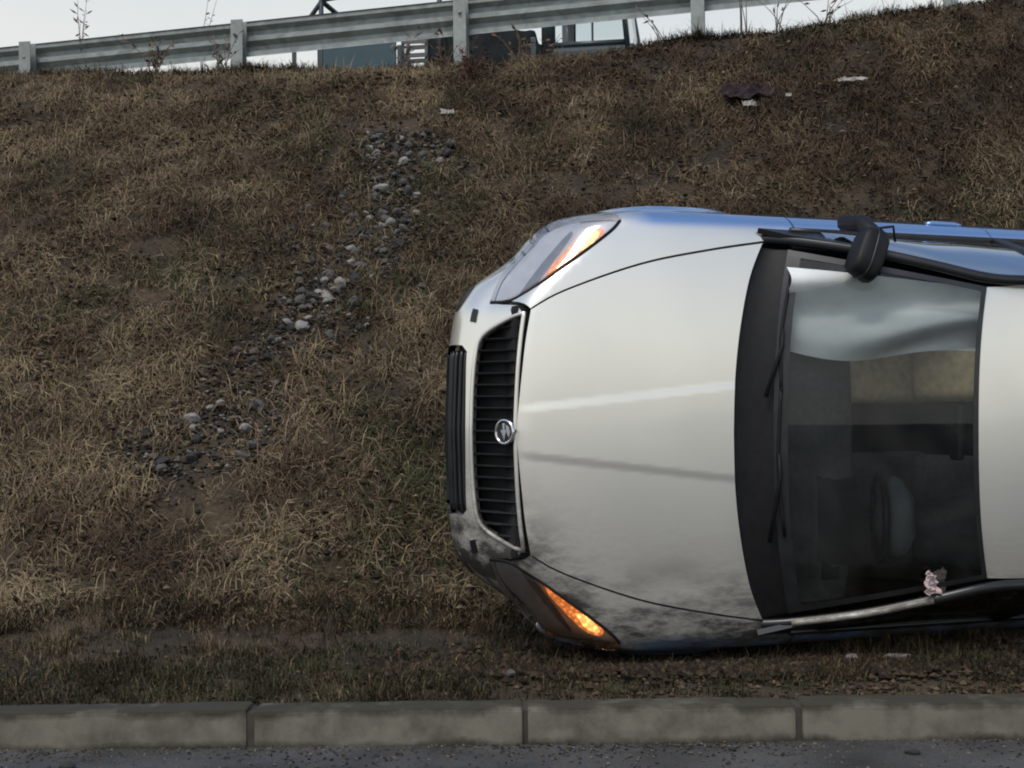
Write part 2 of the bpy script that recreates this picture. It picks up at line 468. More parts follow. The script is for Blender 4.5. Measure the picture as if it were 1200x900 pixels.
# kerb
def mat_kerb():
    m, n, l, b = mat_new('old_concrete')
    tc = n.new('ShaderNodeTexCoord')
    n1 = n.new('ShaderNodeTexNoise'); n1.inputs['Scale'].default_value = 6; n1.inputs['Detail'].default_value = 10; n1.inputs['Roughness'].default_value = 0.65
    g = n.new('ShaderNodeNewGeometry')
    l.new(g.outputs['Position'], n1.inputs['Vector'])
    c = n.new('ShaderNodeValToRGB')
    c.color_ramp.elements[0].position = 0.32; c.color_ramp.elements[0].color = (0.075, 0.068, 0.05, 1)
    c.color_ramp.elements[1].position = 0.6; c.color_ramp.elements[1].color = (0.175, 0.165, 0.125, 1)
    l.new(n1.outputs['Fac'], c.inputs['Fac'])
    # moss and grime creeping from the foot and the upper arris
    sp = n.new('ShaderNodeSeparateXYZ'); l.new(g.outputs['Position'], sp.inputs[0])
    n2 = n.new('ShaderNodeTexNoise'); n2.inputs['Scale'].default_value = 4.3; n2.inputs['Detail'].default_value = 11; n2.inputs['Roughness'].default_value = 0.7
    l.new(g.outputs['Position'], n2.inputs['Vector'])
    ab = n.new('ShaderNodeMath'); ab.operation = 'SUBTRACT'; ab.inputs[1].default_value = 0.062
    l.new(sp.outputs['Z'], ab.inputs[0])
    aa = n.new('ShaderNodeMath'); aa.operation = 'ABSOLUTE'; l.new(ab.outputs[0], aa.inputs[0])
    ad = n.new('ShaderNodeMath'); ad.operation = 'MULTIPLY_ADD'; ad.inputs[1].default_value = 0.11; 
    l.new(n2.outputs['Fac'], ad.inputs[0]); l.new(aa.outputs[0], ad.inputs[2])
    mr = n.new('ShaderNodeMapRange'); mr.inputs['From Min'].default_value = 0.094; mr.inputs['From Max'].default_value = 0.122
    l.new(ad.outputs[0], mr.inputs['Value'])
    mx = n.new('ShaderNodeMix'); mx.data_type = 'RGBA'; mx.inputs['B'].default_value = (0.038, 0.034, 0.022, 1)
    l.new(mr.outputs[0], mx.inputs['Factor']); l.new(c.outputs['Color'], mx.inputs['A'])
    l.new(mx.outputs['Result'], b.inputs['Base Color'])
    b.inputs['Roughness'].default_value = 0.9
    bp = n.new('ShaderNodeBump'); bp.inputs['Strength'].default_value = 0.5; bp.inputs['Distance'].default_value = 0.01
    l.new(n1.outputs['Fac'], bp.inputs['Height']); l.new(bp.outputs['Normal'], b.inputs['Normal'])
    return m
M['kerb'] = mat_kerb()
kerb = tag(empty('kerb', (0, 5.2, 0)), 'weathered concrete kerb between asphalt road and grass verge', 'kerb', kind='structure')
def kerb_mesh(seed):
    bm = bmesh.new()
    box_bm(bm, (-0.476, 0, -0.12), (0.476, 0.15, 0.13), 0.014, 2)
    bmesh.ops.subdivide_edges(bm, edges=[e for e in bm.edges if e.calc_length() > 0.4], cuts=9)
    for v in bm.verts:
        d = noise.noise_vector(v.co * 4.0 + Vector((seed * 7.3, 0, 0)))
        v.co += Vector((0, d.y * 0.010, d.z * 0.008 if v.co.z > 0 else 0))
    return mesh_bm('kerb_stone', bm, False)
new_obj('kerb_bedding', box_mesh('kerb_bedding', (-7, 0.012, -0.14), (8.5, 0.148, 0.118)), mat('damp_mortar', (0.05, 0.045, 0.035), 0.95, var=0.3, scale=15), kerb)
kms = [kerb_mesh(i) for i in range(4)]
for k in range(-7, 9):
    o = new_obj('kerb_stone', kms[k % 4], M['kerb'], kerb)
    o.location = (0.036 + 0.484 + k * 0.972 + random.uniform(-0.004, 0.004), random.uniform(-0.006, 0.006), random.uniform(-0.006, 0.006))
    o.rotation_euler = (random.uniform(-0.02, 0.02), 0, random.uniform(-0.006, 0.006))

# ------------------------------------------------------------------ guard rail on the crest
def rail_pt(X):
    y = 12.35 - 0.19 * X
    return Vector((X, y, 3.90 + 0.042 * X))
rail_dir = Vector((1, -0.19, 0.042)).normalized()
rail_n = Vector((0.19, 1, 0)).normalized()            # away from the camera, towards the upper road
rail = empty('guard_rail', rail_pt(0))
tag(rail, 'galvanised steel crash barrier on posts along the crest of the grassy bank', 'guard rail')
inv = rail.location
def w_beam(x0, x1):
    prof = [(-0.155, 0.0), (-0.145, 0.012), (-0.115, 0.012), (-0.085, 0.075), (-0.05, 0.075), (-0.015, 0.012), (0.015, 0.012), (0.05, 0.075),
            (0.085, 0.075), (0.115, 0.012), (0.145, 0.012), (0.155, 0.0)]
    V, F = [], []
    n = len(prof)
    for x in np.linspace(x0, x1, 4):
        p = rail_pt(x) - inv
        for h, d in prof:
            V.append(p + Vector((0, 0, 0.59 + h)) + rail_n * (d + 0.07))
        for h, d in prof:
            V.append(p + Vector((0, 0, 0.59 + h)) + rail_n * (d + 0.075))
    for i in range(3):
        for k in range(n - 1):
            a = i * 2 * n + k; b = a + 2 * n
            F.append((a, a + 1, b + 1, b)); F.append((a + n, b + n, b + n + 1, a + n + 1))
        for k in (0, n - 1):
            a = i * 2 * n + k; b = a + 2 * n
            F.append((a, b, b + n, a + n))
    return mesh_pd('rail_beam', V, F, False)
PX0 = -0.40
for k in range(-6, 6, 2):
    new_obj('rail_beam', w_beam(PX0 + (k - 0.05) * 1.965, PX0 + (k + 1.97) * 1.965), M['steel'], rail)
bm = bmesh.new()
for lo, hi in (((-0.055, -0.05, -0.9), (0.055, -0.044, 0.74)), ((-0.055, -0.0435, -0.9), (-0.049, 0.045, 0.74)), ((-0.055, 0.0455, -0.9), (0.055, 0.0515, 0.74))):
    box_bm(bm, lo, hi)
post_me = mesh_bm('post', bm)
spacer_me = box_mesh('spacer', (-0.05, 0.053, 0.52), (0.05, 0.078, 0.66), 0.004)
bolt_me = lathe_mesh('bolt', [(0.0, -0.012), (0.014, -0.012), (0.016, -0.004), (0.016, 0.0)], 8)
ang = math.atan2(-0.19, 1)
for k in range(-5, 6):
    X = PX0 + k * 1.965
    for me, dz in ((post_me, 0), (spacer_me, 0)):
        o = new_obj(me.name.split('.')[0], me, M['steel_post'], rail)
        o.location = rail_pt(X) - inv; o.rotation_euler = (random.uniform(-0.02, 0.02), random.uniform(-0.015, 0.015), ang)
    o = new_obj('bolt', bolt_me, M['steel'], rail)
    o.location = rail_pt(X) - inv + Vector((0, 0, 0.60)) - rail_n * 0.052; o.rotation_euler = (0, 0, ang)

# ------------------------------------------------------------------ grass
def patch(x, y, s, seed):
    return np.array([noise.noise(Vector((a * s + seed, b * s - seed, seed * 0.37))) for a, b in zip(x, y)])

def near_strip(x, y):
    P = np.array([(-0.78, 10.75), (-0.92, 10.07), (-1.08, 9.37), (-1.17, 9.0), (-1.37, 8.72), (-1.58, 8.5), (-1.45, 8.05), (-1.65, 7.88), (-2.0, 7.95)])
    W = np.array([0.26, 0.26, 0.22, 0.20, 0.16, 0.16, 0.18, 0.18, 0.12])
    best = np.full(len(x), 9.0)
    for i in range(len(P) - 1):
        a, b = P[i], P[i + 1]; d = b - a
        t = np.clip(((x - a[0]) * d[0] + (y - a[1]) * d[1]) / (d @ d), 0, 1)
        w = W[i] + (W[i + 1] - W[i]) * t
        best = np.minimum(best, np.hypot(x - a[0] - t * d[0], (y - a[1] - t * d[1]) * 0.8) / w)
    return best
STRIP = lambda x, y: near_strip(x, y) * (1 + 0.75 * patch(x, y, 2.6, 41.0) + 0.6 * patch(x, y, 7.0, 43.0)) * 0.85

def grass_field(name, ntuft, per, ylo, yhi, lo, hi, width, lie, seed, label, verge=False, xr=7.6):
    r = np.random.default_rng(seed)
    x = r.uniform(-xr, xr, ntuft * 3); y = r.uniform(ylo, yhi, ntuft * 3)
    keep = (np.abs(x) < 0.42 * y + np.where(x > 0, 2.2, 1.2)) & (y < crest_y(x) + 0.75)
    x, y = x[keep], y[keep]
    den = patch(x, y, 1.6, seed) * 0.6 + patch(x, y, 5.0, seed + 3) * 0.7
    ns = STRIP(x, y)
    pk = np.clip(0.62 + den * 1.1, 0.12, 1) * np.where(ns < 1, 0.35, 1)
    kk = r.uniform(0, 1, len(x)) < pk
    x, y, den = x[kk][:ntuft], y[kk][:ntuft], den[kk][:ntuft]
    nt = len(x)
    green = patch(x, y, 0.9, seed + 11) + 0.5 * patch(x, y, 3.1, seed + 5)
    tone = patch(x, y, 7.0, seed + 17) * 0.5 + patch(x, y, 2.2, seed + 23) * 0.6
    red = patch(x, y, 2.9, seed + 29)
    tx, ty_ = np.repeat(x, per), np.repeat(y, per)
    n = nt * per
    bx = tx + r.normal(0, 0.022, n); by = ty_ + r.normal(0, 0.022, n)
    bz = ground_z(bx, by) - 0.01
    h = np.repeat(r.uniform(0.6, 1.35, nt) * (1 + 0.6 * den), per) * r.uniform(lo, hi, n)
    az = r.uniform(0, 2 * np.pi, n)
    # matted: tips drag downhill, i.e. towards -y
    dx, dy = np.cos(az), np.sin(az) - 0.55
    nn = np.hypot(dx, dy) + 1e-6; dx, dy = dx / nn, dy / nn
    la = np.clip(r.normal(lie, 0.35, n), 0.1, 1.45)
    w = width * r.uniform(0.6, 1.3, n)
    sx, sy = -dy, dx
    mid_z = h * 0.55 * np.cos(la * 0.55); mid_o = h * 0.55 * np.sin(la * 0.55)
    tip_z = mid_z + h * 0.5 * np.cos(np.minimum(la * 1.5, 1.9)); tip_o = mid_o + h * 0.5 * np.sin(np.minimum(la * 1.5, 1.9))
    sl = np.where((y.repeat(per) > toe_y(bx)) & (by < crest_y(bx)), 0.66, 0.02)      # follow the slope
    V = np.empty((n, 5, 3), np.float32)
    for j, (o_, z_, ww) in enumerate(((0, 0, -1), (0, 0, 1), (mid_o, mid_z, -0.8), (mid_o, mid_z, 0.8), (tip_o, tip_z, 0))):
        V[:, j, 0] = bx + dx * o_ + sx * w * ww * 0.5
        V[:, j, 1] = by + dy * o_ + sy * w * ww * 0.5
        V[:, j, 2] = bz + z_ + sl * (dy * o_ + sy * w * ww * 0.5)
    T = np.array([[0, 1, 3], [0, 3, 2], [2, 3, 4]], np.int32)[None] + (np.arange(n, dtype=np.int32) * 5)[:, None, None]
    straw = np.array([0.200, 0.153, 0.090]); brown = np.array([0.106, 0.075, 0.046]); grn = np.array([0.050, 0.052, 0.024]); dark = np.array([0.026, 0.020, 0.014]); rust = np.array([0.105, 0.066, 0.043])
    yy = np.repeat(y, per); xx = np.repeat(x, per)
    gbias = np.clip((7.3 - yy) / 1.2, 0, 1) * 0.35 + np.clip((xx - 0.2) / 3, 0, 1) * np.clip((yy - 8) / 2, 0, 1) * 0.12
    gp = np.clip(np.repeat(green, per) * 0.9 + 0.08 + gbias, 0.03, 0.8)
    u = r.uniform(0, 1, n); v = r.uniform(0, 1, n)
    tn = np.repeat(tone, per)
    c = np.where((u < gp)[:, None], grn, np.where((v < 0.42 + tn * 0.8 - np.clip((xx + 0.3) / 5, 0, .3))[:, None], straw, brown))
    c = np.where((r.uniform(0, 1, n) < 0.10 - tn * 0.25)[:, None], dark, c)
    c = np.where((r.uniform(0, 1, n) < np.clip(np.repeat(red, per) * 0.5, 0, 0.3))[:, None], rust, c)
    c = c * (r.uniform(0.65, 1.3, n) * (1 + 0.7 * tn))[:, None]
    C = np.repeat(c, 5, axis=0).astype(np.float32)
    o = new_obj(name, mesh_np(name, V.reshape(-1, 3), T.reshape(-1, 3), True, C), M['grass'])
    tag(o, label, 'grass', kind='stuff')
M['grass'] = mat_tint('dry_grass_blades')
grass_field('slope_grass', 40000, 10, 6.5, 13.2, 0.06, 0.15, 0.0058, 1.25, 3, 'matted dry brown grass covering the steep bank')
grass_field('verge_grass', 9500, 10, 5.36, 6.9, 0.03, 0.085, 0.0036, 0.95, 9, 'short green and brown grass on the flat verge behind the kerb', xr=5.0)

# ------------------------------------------------------------------ stones of the rubble strip
def stone_mesh(seed):
    bm = bmesh.new()
    bmesh.ops.create_icosphere(bm, subdivisions=2, radius=1.0)
    rs = random.Random(seed)
    pl = [(Vector((rs.uniform(-1, 1), rs.uniform(-1, 1), rs.uniform(-1, 1))).normalized(), rs.uniform(0.55, 0.85)) for _ in range(9)]
    for v in bm.verts:
        for nrm, d in pl:
            k = v.co.dot(nrm)
            if k > d: v.co -= nrm * (k - d)
        v.co += noise.noise_vector(v.co * 1.5 + Vector((seed * 3.1, 0, 0))) * 0.08
        v.co.z *= 0.7
    return mesh_bm('stone', bm)
M['stone_pale'] = mat('pale_stone', (0.34, 0.32, 0.29), 0.9, col2=(0.20, 0.185, 0.17), scale=9, bump=0.5)
M['stone_grey'] = mat('grey_stone', (0.13, 0.125, 0.115), 0.9, col2=(0.06, 0.058, 0.055), scale=9, bump=0.5)
M['stone_dark'] = mat('dark_stone', (0.045, 0.042, 0.04), 0.85, col2=(0.02, 0.019, 0.018), scale=9, bump=0.5)
M['stone_rust'] = mat('rusty_stone', (0.16, 0.11, 0.10), 0.9, col2=(0.08, 0.055, 0.05), scale=9, bump=0.5)
stone_src = {}
for kind in ('pale', 'grey', 'dark', 'rust'):
    stone_src[kind] = []
    for s in range(5):
        me = stone_mesh(s + 1); me.materials.append(M['stone_' + kind]); stone_src[kind].append(me)
lab = {'pale': 'pale grey stone', 'grey': 'mid grey stone', 'dark': 'blackish stone', 'rust': 'reddish brown stone'}
def put_stone(x, y, s, kind):
    o = new_obj('stone', random.choice(stone_src[kind]))
    o.location = (x, y, float(ground_z(x, y)) + s * 0.34 + 0.012)
    o.scale = (s * random.uniform(0.8, 1.3), s * random.uniform(0.7, 1.1), s * random.uniform(0.7, 1.1))
    o.rotation_euler = (R(30) + random.uniform(-.3, .3), random.uniform(-.3, .3), random.uniform(0, 6.28))
    big = 'large' if s > 0.036 else 'small'
    part = 'upper run of the rubble strip on the bank' if y > 9.5 else 'middle of the rubble strip on the bank' if y > 8.6 else 'scattered foot of the rubble strip on the bank'
    tag(o, big + ' ' + lab[kind] + ' in the ' + part, 'stone', 'stones of the rubble strip')
cnt = 0
rs = np.random.default_rng(21)
while cnt < 290:
    x, y = rs.uniform(-2.3, -0.4), rs.uniform(7.7, 10.95)
    d = float(STRIP(np.array([x]), np.array([y]))[0])
    if d > 1.25 or rs.uniform() > 1.1 - 0.75 * d: continue
    if y < 8.7 and rs.uniform() < 0.6: continue
    kind = random.choices(('pale', 'grey', 'dark', 'rust'), (0.11, 0.29, 0.50, 0.10))[0]
    s = rs.uniform(0.018, 0.050) * (1.15 if kind == 'pale' else 1.0)
    put_stone(x, y, s, kind); cnt += 1
# gravel too small to count between the stones
def scatter_bits(name, n, xlo, xhi, ylo, yhi, smin_, smax_, cols, label, cat, mask, seed, zoff=0.006, zf=None):
    r = np.random.default_rng(seed)
    x = r.uniform(xlo, xhi, n * 6); y = r.uniform(ylo, yhi, n * 6)
    k = mask(x, y, r); x, y = x[k][:n], y[k][:n]; n = len(x)
    base = np.array([(1, 0, 0), (-1, 0, 0), (0, 1, 0), (0, -1, 0), (0, 0, .7), (0, 0, -.7)], float)
    F = np.array([(0, 2, 4), (2, 1, 4), (1, 3, 4), (3, 0, 4), (2, 0, 5), (1, 2, 5), (3, 1, 5), (0, 3, 5)], np.int32)
    s = r.uniform(smin_, smax_, n)
    V = base[None] * s[:, None, None] * r.uniform(0.6, 1.3, (n, 6, 1))
    a = r.uniform(0, 6.28, n); ca, sa = np.cos(a)[:, None], np.sin(a)[:, None]
    Vx = V[:, :, 0] * ca - V[:, :, 1] * sa; Vy = V[:, :, 0] * sa + V[:, :, 1] * ca
    V = np.stack([Vx + x[:, None], Vy + y[:, None], V[:, :, 2] + ((zf or ground_z)(x, y) + zoff)[:, None]], -1)
    c = np.array(cols)[r.integers(0, len(cols), n)] * r.uniform(0.6, 1.3, n)[:, None]
    me = mesh_np(name, V.reshape(-1, 3), (F[None] + (np.arange(n, dtype=np.int32) * 6)[:, None, None]).reshape(-1, 3), False, np.repeat(c, 6, axis=0))
    tag(new_obj(name, me, M['grass']), label, cat, kind='stuff')
scatter_bits('gravel', 4200, -2.4, -0.3, 7.6, 11, 0.006, 0.017, [(0.04, 0.036, 0.032), (0.08, 0.074, 0.066), (0.18, 0.168, 0.15), (0.025, 0.022, 0.019), (0.03, 0.026, 0.022)],
             'fine dark gravel between the stones of the rubble strip', 'gravel', lambda x, y, r: STRIP(x, y) < 1.05, 5, 0.012)
scatter_bits('slope_litter', 7000, -5.5, 5.5, 6.6, 12, 0.008, 0.024, [(0.10, 0.066, 0.042), (0.05, 0.034, 0.022), (0.022, 0.017, 0.012), (0.03, 0.022, 0.016), (0.15, 0.115, 0.075)],
             'dead leaves and dark crumbs of earth caught in the grass of the bank', 'leaf litter', lambda x, y, r: (r.uniform(0, 1, len(x)) < 0.5 + patch(x, y, 2.0, 77.0)) & (y < crest_y(x)) & (np.abs(x) < 0.42 * y + 0.4), 16, 0.05)
scatter_bits('road_grit', 2600, -2.6, 2.6, 4.7, 5.2, 0.002, 0.009, [(0.06, 0.055, 0.05), (0.12, 0.11, 0.095), (0.03, 0.027, 0.024), (0.09, 0.07, 0.05)],
             'grit and crumbs of soil lying in the gutter along the kerb', 'grit', lambda x, y, r: r.uniform(0, 1, len(x)) < np.exp(-((5.2 - y) / 0.10)) + 0.05, 28, 0.002, lambda x, y: 0 * x)
scatter_bits('churned_soil', 5200, -0.6, 3.2, 5.5, 6.25, 0.007, 0.026, [(0.030, 0.022, 0.015), (0.045, 0.032, 0.021), (0.02, 0.015, 0.011), (0.065, 0.047, 0.03)],
             'dark churned earth heaped along the ground under the overturned car', 'soil', lambda x, y, r: r.uniform(0, 1, len(x)) < np.exp(-((y - 5.86 + 0.02 * x) / 0.13) ** 2), 18, 0.016)
scatter_bits('leaf_litter', 2600, -3, 3, 5.36, 6.3, 0.006, 0.019, [(0.085, 0.058, 0.037), (0.05, 0.034, 0.022), (0.12, 0.09, 0.058), (0.03, 0.022, 0.015), (0.075, 0.05, 0.036)],
             'brown leaf litter and soil crumbs strewn along the verge', 'leaf litter', lambda x, y, r: r.uniform(0, 1, len(x)) < np.clip(0.35 + 0.3 * x, 0.12, 1), 6)
r_ = np.random.default_rng(8)
for k, (x, y, s) in enumerate([(1.345, 4.99, 0.020), (-1.50, 4.92, 0.022), (0.75, 5.08, 0.012), (-0.4, 5.06, 0.012)]):
    o = new_obj('soil_clod', stone_mesh(30 + k), M['stone_dark'])
    o.location = (x, y, s * 0.5); o.scale = (s * 1.5, s, s * 0.9)
    tag(o, 'small dark clod of earth lying on the asphalt by the kerb', 'clod', 'clods on the road')

# ------------------------------------------------------------------ litter on the bank
def crumple(name, w, d, h, seed, nxy=16):
    V, F = [], []
    for j in range(nxy):
        for i in range(nxy):
            u, v = i / (nxy - 1) * 2 - 1, j / (nxy - 1) * 2 - 1
            rr = 1 + 0.25 * noise.noise(Vector((u * 1.5, v * 1.5, seed)))
            z = abs(noise.noise(Vector((u * 2.6, v * 2.6, seed + 5)))) * h + 0.3 * h * (1 - max(abs(u), abs(v)))
            V.append((u * w * rr, v * d * rr, z))
    for j in range(nxy - 1):
        for i in range(nxy - 1):
            a = j * nxy + i
            F.append((a, a + 1, a + nxy + 1, a + nxy))
    me = mesh_pd(name, V, F, False)
    return me
def litter(name, px, w, d, h, m, seed, label, cat, lift=0.05):
    o = new_obj(name, crumple(name, w, d, h, seed), m)
    o.location = (px[0], px[1], float(ground_z(*px)) + lift)
    o.rotation_euler = (R(36), 0, random.uniform(-0.3, 0.3))
    sm = o.modifiers.new('thickness', 'SOLIDIFY'); sm.thickness = 0.004
    tag(o, label, cat)
M['maroon'] = mat('maroon_cloth', (0.035, 0.022, 0.025), 0.9, var=0.5, scale=20)
M['white_scrap'] = mat('white_plastic_scrap', (0.36, 0.34, 0.31), 0.6, var=0.25, scale=20)
litter('crumpled_rag', (1.79, 10.84), 0.22, 0.10, 0.09, M['maroon'], 1.0, 'dark maroon crumpled rag lying high on the grassy bank', 'rag', 0.06)
litter('paper_scrap', (1.76, 10.72), 0.05, 0.03, 0.03, M['white_scrap'], 2.0, 'white paper scrap touching the maroon rag on the bank', 'scrap', 0.08)
litter('plastic_scrap', (2.05, 10.74), 0.02, 0.02, 0.02, M['white_scrap'], 3.0, 'tiny white plastic scrap right beside the maroon rag', 'scrap', 0.08)
litter('torn_plastic_strip', (2.53, 10.82), 0.10, 0.025, 0.02, M['white_scrap'], 4.0, 'long torn whitish strip lying in the grass above the car', 'scrap', 0.07)
litter('bag_scrap', (-0.47, 11.14), 0.05, 0.03, 0.03, M['white_scrap'], 5.0, 'pale plastic bag scrap in grass above the rubble strip', 'scrap', 0.06)

# ------------------------------------------------------------------ weeds along the crest
M['stalk'] = mat('dry_stalk', (0.13, 0.085, 0.055), 0.9, var=0.35, scale=8)
M['stalk_red'] = mat('reddish_stalk', (0.10, 0.045, 0.03), 0.9, var=0.35, scale=8)
M['stalk_grey'] = mat('grey_stalk', (0.16, 0.14, 0.12), 0.9, var=0.3, scale=8)
def weed(X, Y, h, n, spread, m, label, seed, leaf=0.6, group='dry weeds along the crest'):
    rw = random.Random(seed)
    root = empty('dry_weed', (X, Y, float(ground_z(X, Y)) - 0.02))
    tag(root, label, 'weed', group)
    VV, FF = [], []
    for s in range(n):
        a = rw.uniform(0, 6.28); l = h * rw.uniform(0.55, 1.0); bend = rw.uniform(0, spread)
        pts = []
        b0 = Vector((rw.uniform(-0.04, 0.04), rw.uniform(-0.04, 0.04), 0))
        for t in np.linspace(0, 1, 6):
            pts.append(b0 + Vector((math.cos(a) * bend * t * t + rw.uniform(-.006, .006), math.sin(a) * bend * t * t, l * t)))
        o = new_obj('stalk', tube_mesh('stalk', pts, [0.006 * (1 - 0.75 * i / 5) for i in range(6)], 5), m, root)
        for t in range(int(9 * leaf * l / 0.4)):
            q_ = rw.uniform(0.3, 1.0); i = min(4, int(q_ * 5)); p = pts[i].lerp(pts[i + 1], q_ * 5 - i)
            d = Vector((rw.uniform(-1, 1), rw.uniform(-1, 1), rw.uniform(-0.4, 0.9))).normalized() * rw.uniform(0.03, 0.09)
            sd = d.cross(Vector((rw.uniform(-1, 1), rw.uniform(-1, 1), rw.uniform(-1, 1)))).normalized() * rw.uniform(0.006, 0.014)
            k = len(VV)
            VV += [p, p + d * 0.5 + sd, p + d, p + d * 0.5 - sd]; FF.append((k, k + 1, k + 2, k + 3))
    if VV:
        tag(new_obj('leaf_cluster', mesh_pd('leaf_cluster', VV, FF), m, root), kind='stuff')
ws = [
    (-0.30, 11.62, 0.42, 9, 0.22, 'stalk_red', 'bushy reddish brown weed growing before a barrier post on the bank crest', 1.6),
    (-0.52, 11.9, 0.40, 7, 0.2, 'stalk', 'tan dry weed just beside the reddish weed under the barrier', 0.7),
    (0.10, 12.0, 0.34, 8, 0.2, 'stalk', 'low tan weed in front of the dark car bonnet behind the barrier', 1.0),
    (0.32, 11.9, 0.28, 6, 0.2, 'stalk', 'sparse tan weed below the see-through windows of the van', 0.8),
    (-0.85, 12.05, 0.42, 6, 0.25, 'stalk_grey', 'grey dry weed in front of the teal car door behind the barrier', 1.2),
    (-3.05, 12.6, 0.42, 10, 0.3, 'stalk', 'dense dry weed under the barrier where the sky shows through', 1.3),
    (-2.45, 12.45, 0.40, 8, 0.25, 'stalk_grey', 'greyish dry weed at the foot of a barrier post', 1.0),
    (-3.9, 13.3, 0.95, 4, 0.2, 'stalk_grey', 'thin tall weed reaching above the crash barrier against the sky', 0.7),
    (-2.75, 13.2, 0.92, 3, 0.2, 'stalk_grey', 'wispy tall weed stalks above the barrier beam', 0.5),
    (1.9, 11.75, 0.62, 5, 0.12, 'stalk_grey', 'upright bare dark stalks on the crest against the white sky', 0.1),
    (2.15, 11.65, 0.5, 5, 0.25, 'stalk_grey', 'thin leaning stalks on the crest to one side of the bare stalks', 0.25),
    (2.5, 11.6, 0.42, 6, 0.3, 'stalk', 'small tan weed where the crest meets the white sky', 0.4),
    (1.25, 12.0, 0.45, 3, 0.35, 'stalk_grey', 'curled thin stalk with seed heads beside a barrier post on the crest', 0.6),
]
for i, (X, Y, h, n, sp, m, lb, lf) in enumerate(ws):
    weed(X, Y, h, n, sp, M[m], lb, 100 + i, lf)

# ------------------------------------------------------------------ overturned car
# local frame: x forward (nose tip at 0), y to the car's left, z up.  It lies on its left flank, roof towards the road.
AL = R(22.0)
CA, SA = math.cos(AL), math.sin(AL)
car = empty('overturned_car')
tag(car, 'silver hatchback with blue flanks lying on its side before the bank, indicators lit', 'car')
Mcar = Matrix(((-CA, 0, SA, -0.408), (-SA, 0, -CA, 6.35), (0, -1, 0, 1.085), (0, 0, 0, 1)))
car.matrix_world = Matrix.Translation((0.6, 6, 1.08)) @ Matrix.Rotation(R(0.7), 4, 'Y') @ Matrix.Translation((-0.6, -6, -1.08)) @ Mcar

def table(xs, ys, sig):
    xs, ys = np.array(xs, float), np.array(ys, float)
    o = np.argsort(xs); xs, ys = xs[o], ys[o]
    g = np.linspace(xs[0] - 0.6, xs[-1] + 0.6, 3000)
    y = np.interp(g, xs, ys)
    sl0 = (ys[1] - ys[0]) / (xs[1] - xs[0]); sl1 = (ys[-1] - ys[-2]) / (xs[-1] - xs[-2])
    y = np.where(g < xs[0], ys[0] + sl0 * (g - xs[0]), np.where(g > xs[-1], ys[-1] + sl1 * (g - xs[-1]), y))
    st = g[1] - g[0]; n = int(3 * sig / st) + 1
    k = np.exp(-0.5 * (np.arange(-n, n + 1) * st / sig) ** 2); k /= k.sum()
    yp = np.concatenate([y[0] - (np.arange(n, 0, -1)) * (y[1] - y[0]), y, y[-1] + np.arange(1, n + 1) * (y[-1] - y[-2])])
    y = np.convolve(yp, k, 'valid')
    return lambda v: np.interp(v, g, y)

zc = table([0.1, -0.16, -0.30, -0.5, -0.75, -1.0, -1.3, -2.0, -3.4, -4.0, -4.5], [0.60, 0.745, 0.805, 0.868, 0.925, 0.968, 1.0, 1.0, 1.02, 1.02, 1.0], 0.05)
xz = table([0.10, 0.20, 0.28, 0.36, 0.44, 0.50, 0.54, 0.74, 0.85], [-0.14, -0.055, -0.02, -0.008, -0.012, -0.035, -0.068, -0.160, -0.26], 0.018)
plan = table([-0.2, 0, 0.3, 0.5, 0.6, 0.7, 0.8, 0.86, 0.92], [0.0, 0.0, 0.010, 0.042, 0.115, 0.200, 0.270, 0.335, 0.50], 0.03)
side_z = table([0.05, 0.2, 0.35, 0.5, 0.62, 0.75, 0.9, 1.05], [0.80, 0.855, 0.888, 0.902, 0.905, 0.895, 0.872, 0.835], 0.04)
side_x = table([0.2, -0.5, -1.0, -2.2, -3.4, -4.0, -4.45], [-0.03, -0.005, 0.0, 0.004, 0.0, -0.03, -0.09], 0.15)
WX, WZ, WR = -0.93, 0.30, 0.335            # front wheel arch
WX2 = -3.50

def smooth01(t):
    t = np.clip(t, 0, 1); return t * t * (3 - 2 * t)

def body_f(P):
    x, y, z = P[..., 0], np.abs(P[..., 1]), P[..., 2]
    H = zc(x) - 0.082 * (y / 0.8) ** 2.2
    yr = 0.085 + 0.105 * np.clip((-x - 0.12) / 0.9, 0, 1.2)       # raised bonnet centre
    H = H + 0.0042 * (1 - smooth01((y - yr + 0.018) / 0.036)) * smooth01((-x - 0.10) / 0.1) * (x > -1.3)
    H = H + 0.0011 * np.sin(x * 9.0 + 2.0 * y) * np.cos(P[..., 1] * 7.5 + 1.3 * x) - 0.006 * np.exp(-(((x + 0.78) / 0.10) ** 2 + ((P[..., 1] - 0.60) / 0.07) ** 2))
    a = (z - H) * 0.93
    tuck = 0.09 * smooth01((y - 0.56) / 0.2) * smooth01((0.56 - z) / 0.16)        # bumper corner set back below the lamps
    b = (x - (xz(z) - plan(y) - tuck)) / np.sqrt(1 + (np.clip(y - 0.5, 0, 1) * 5) ** 2)
    S = side_z(z) + side_x(x)
    for wx in (WX, WX2):
        d = np.hypot(x - wx, z - WZ)
        S = S + 0.030 * np.exp(-((d - WR) / 0.07) ** 2) * np.clip((z - 0.12) / 0.2, 0, 1)
    c = y - S
    r = -4.45 - x + 0.10 * (y / 0.9) ** 2                            # tail
    return smax(smax(smax(a, b, 0.03), c, 0.085), r * 0.9, 0.15)

def grad(P, e=2e-4):
    g = np.empty_like(P)
    for k in range(3):
        d = np.zeros(3); d[k] = e
        g[..., k] = (body_f(P + d) - body_f(P - d)) / (2 * e)
    return g

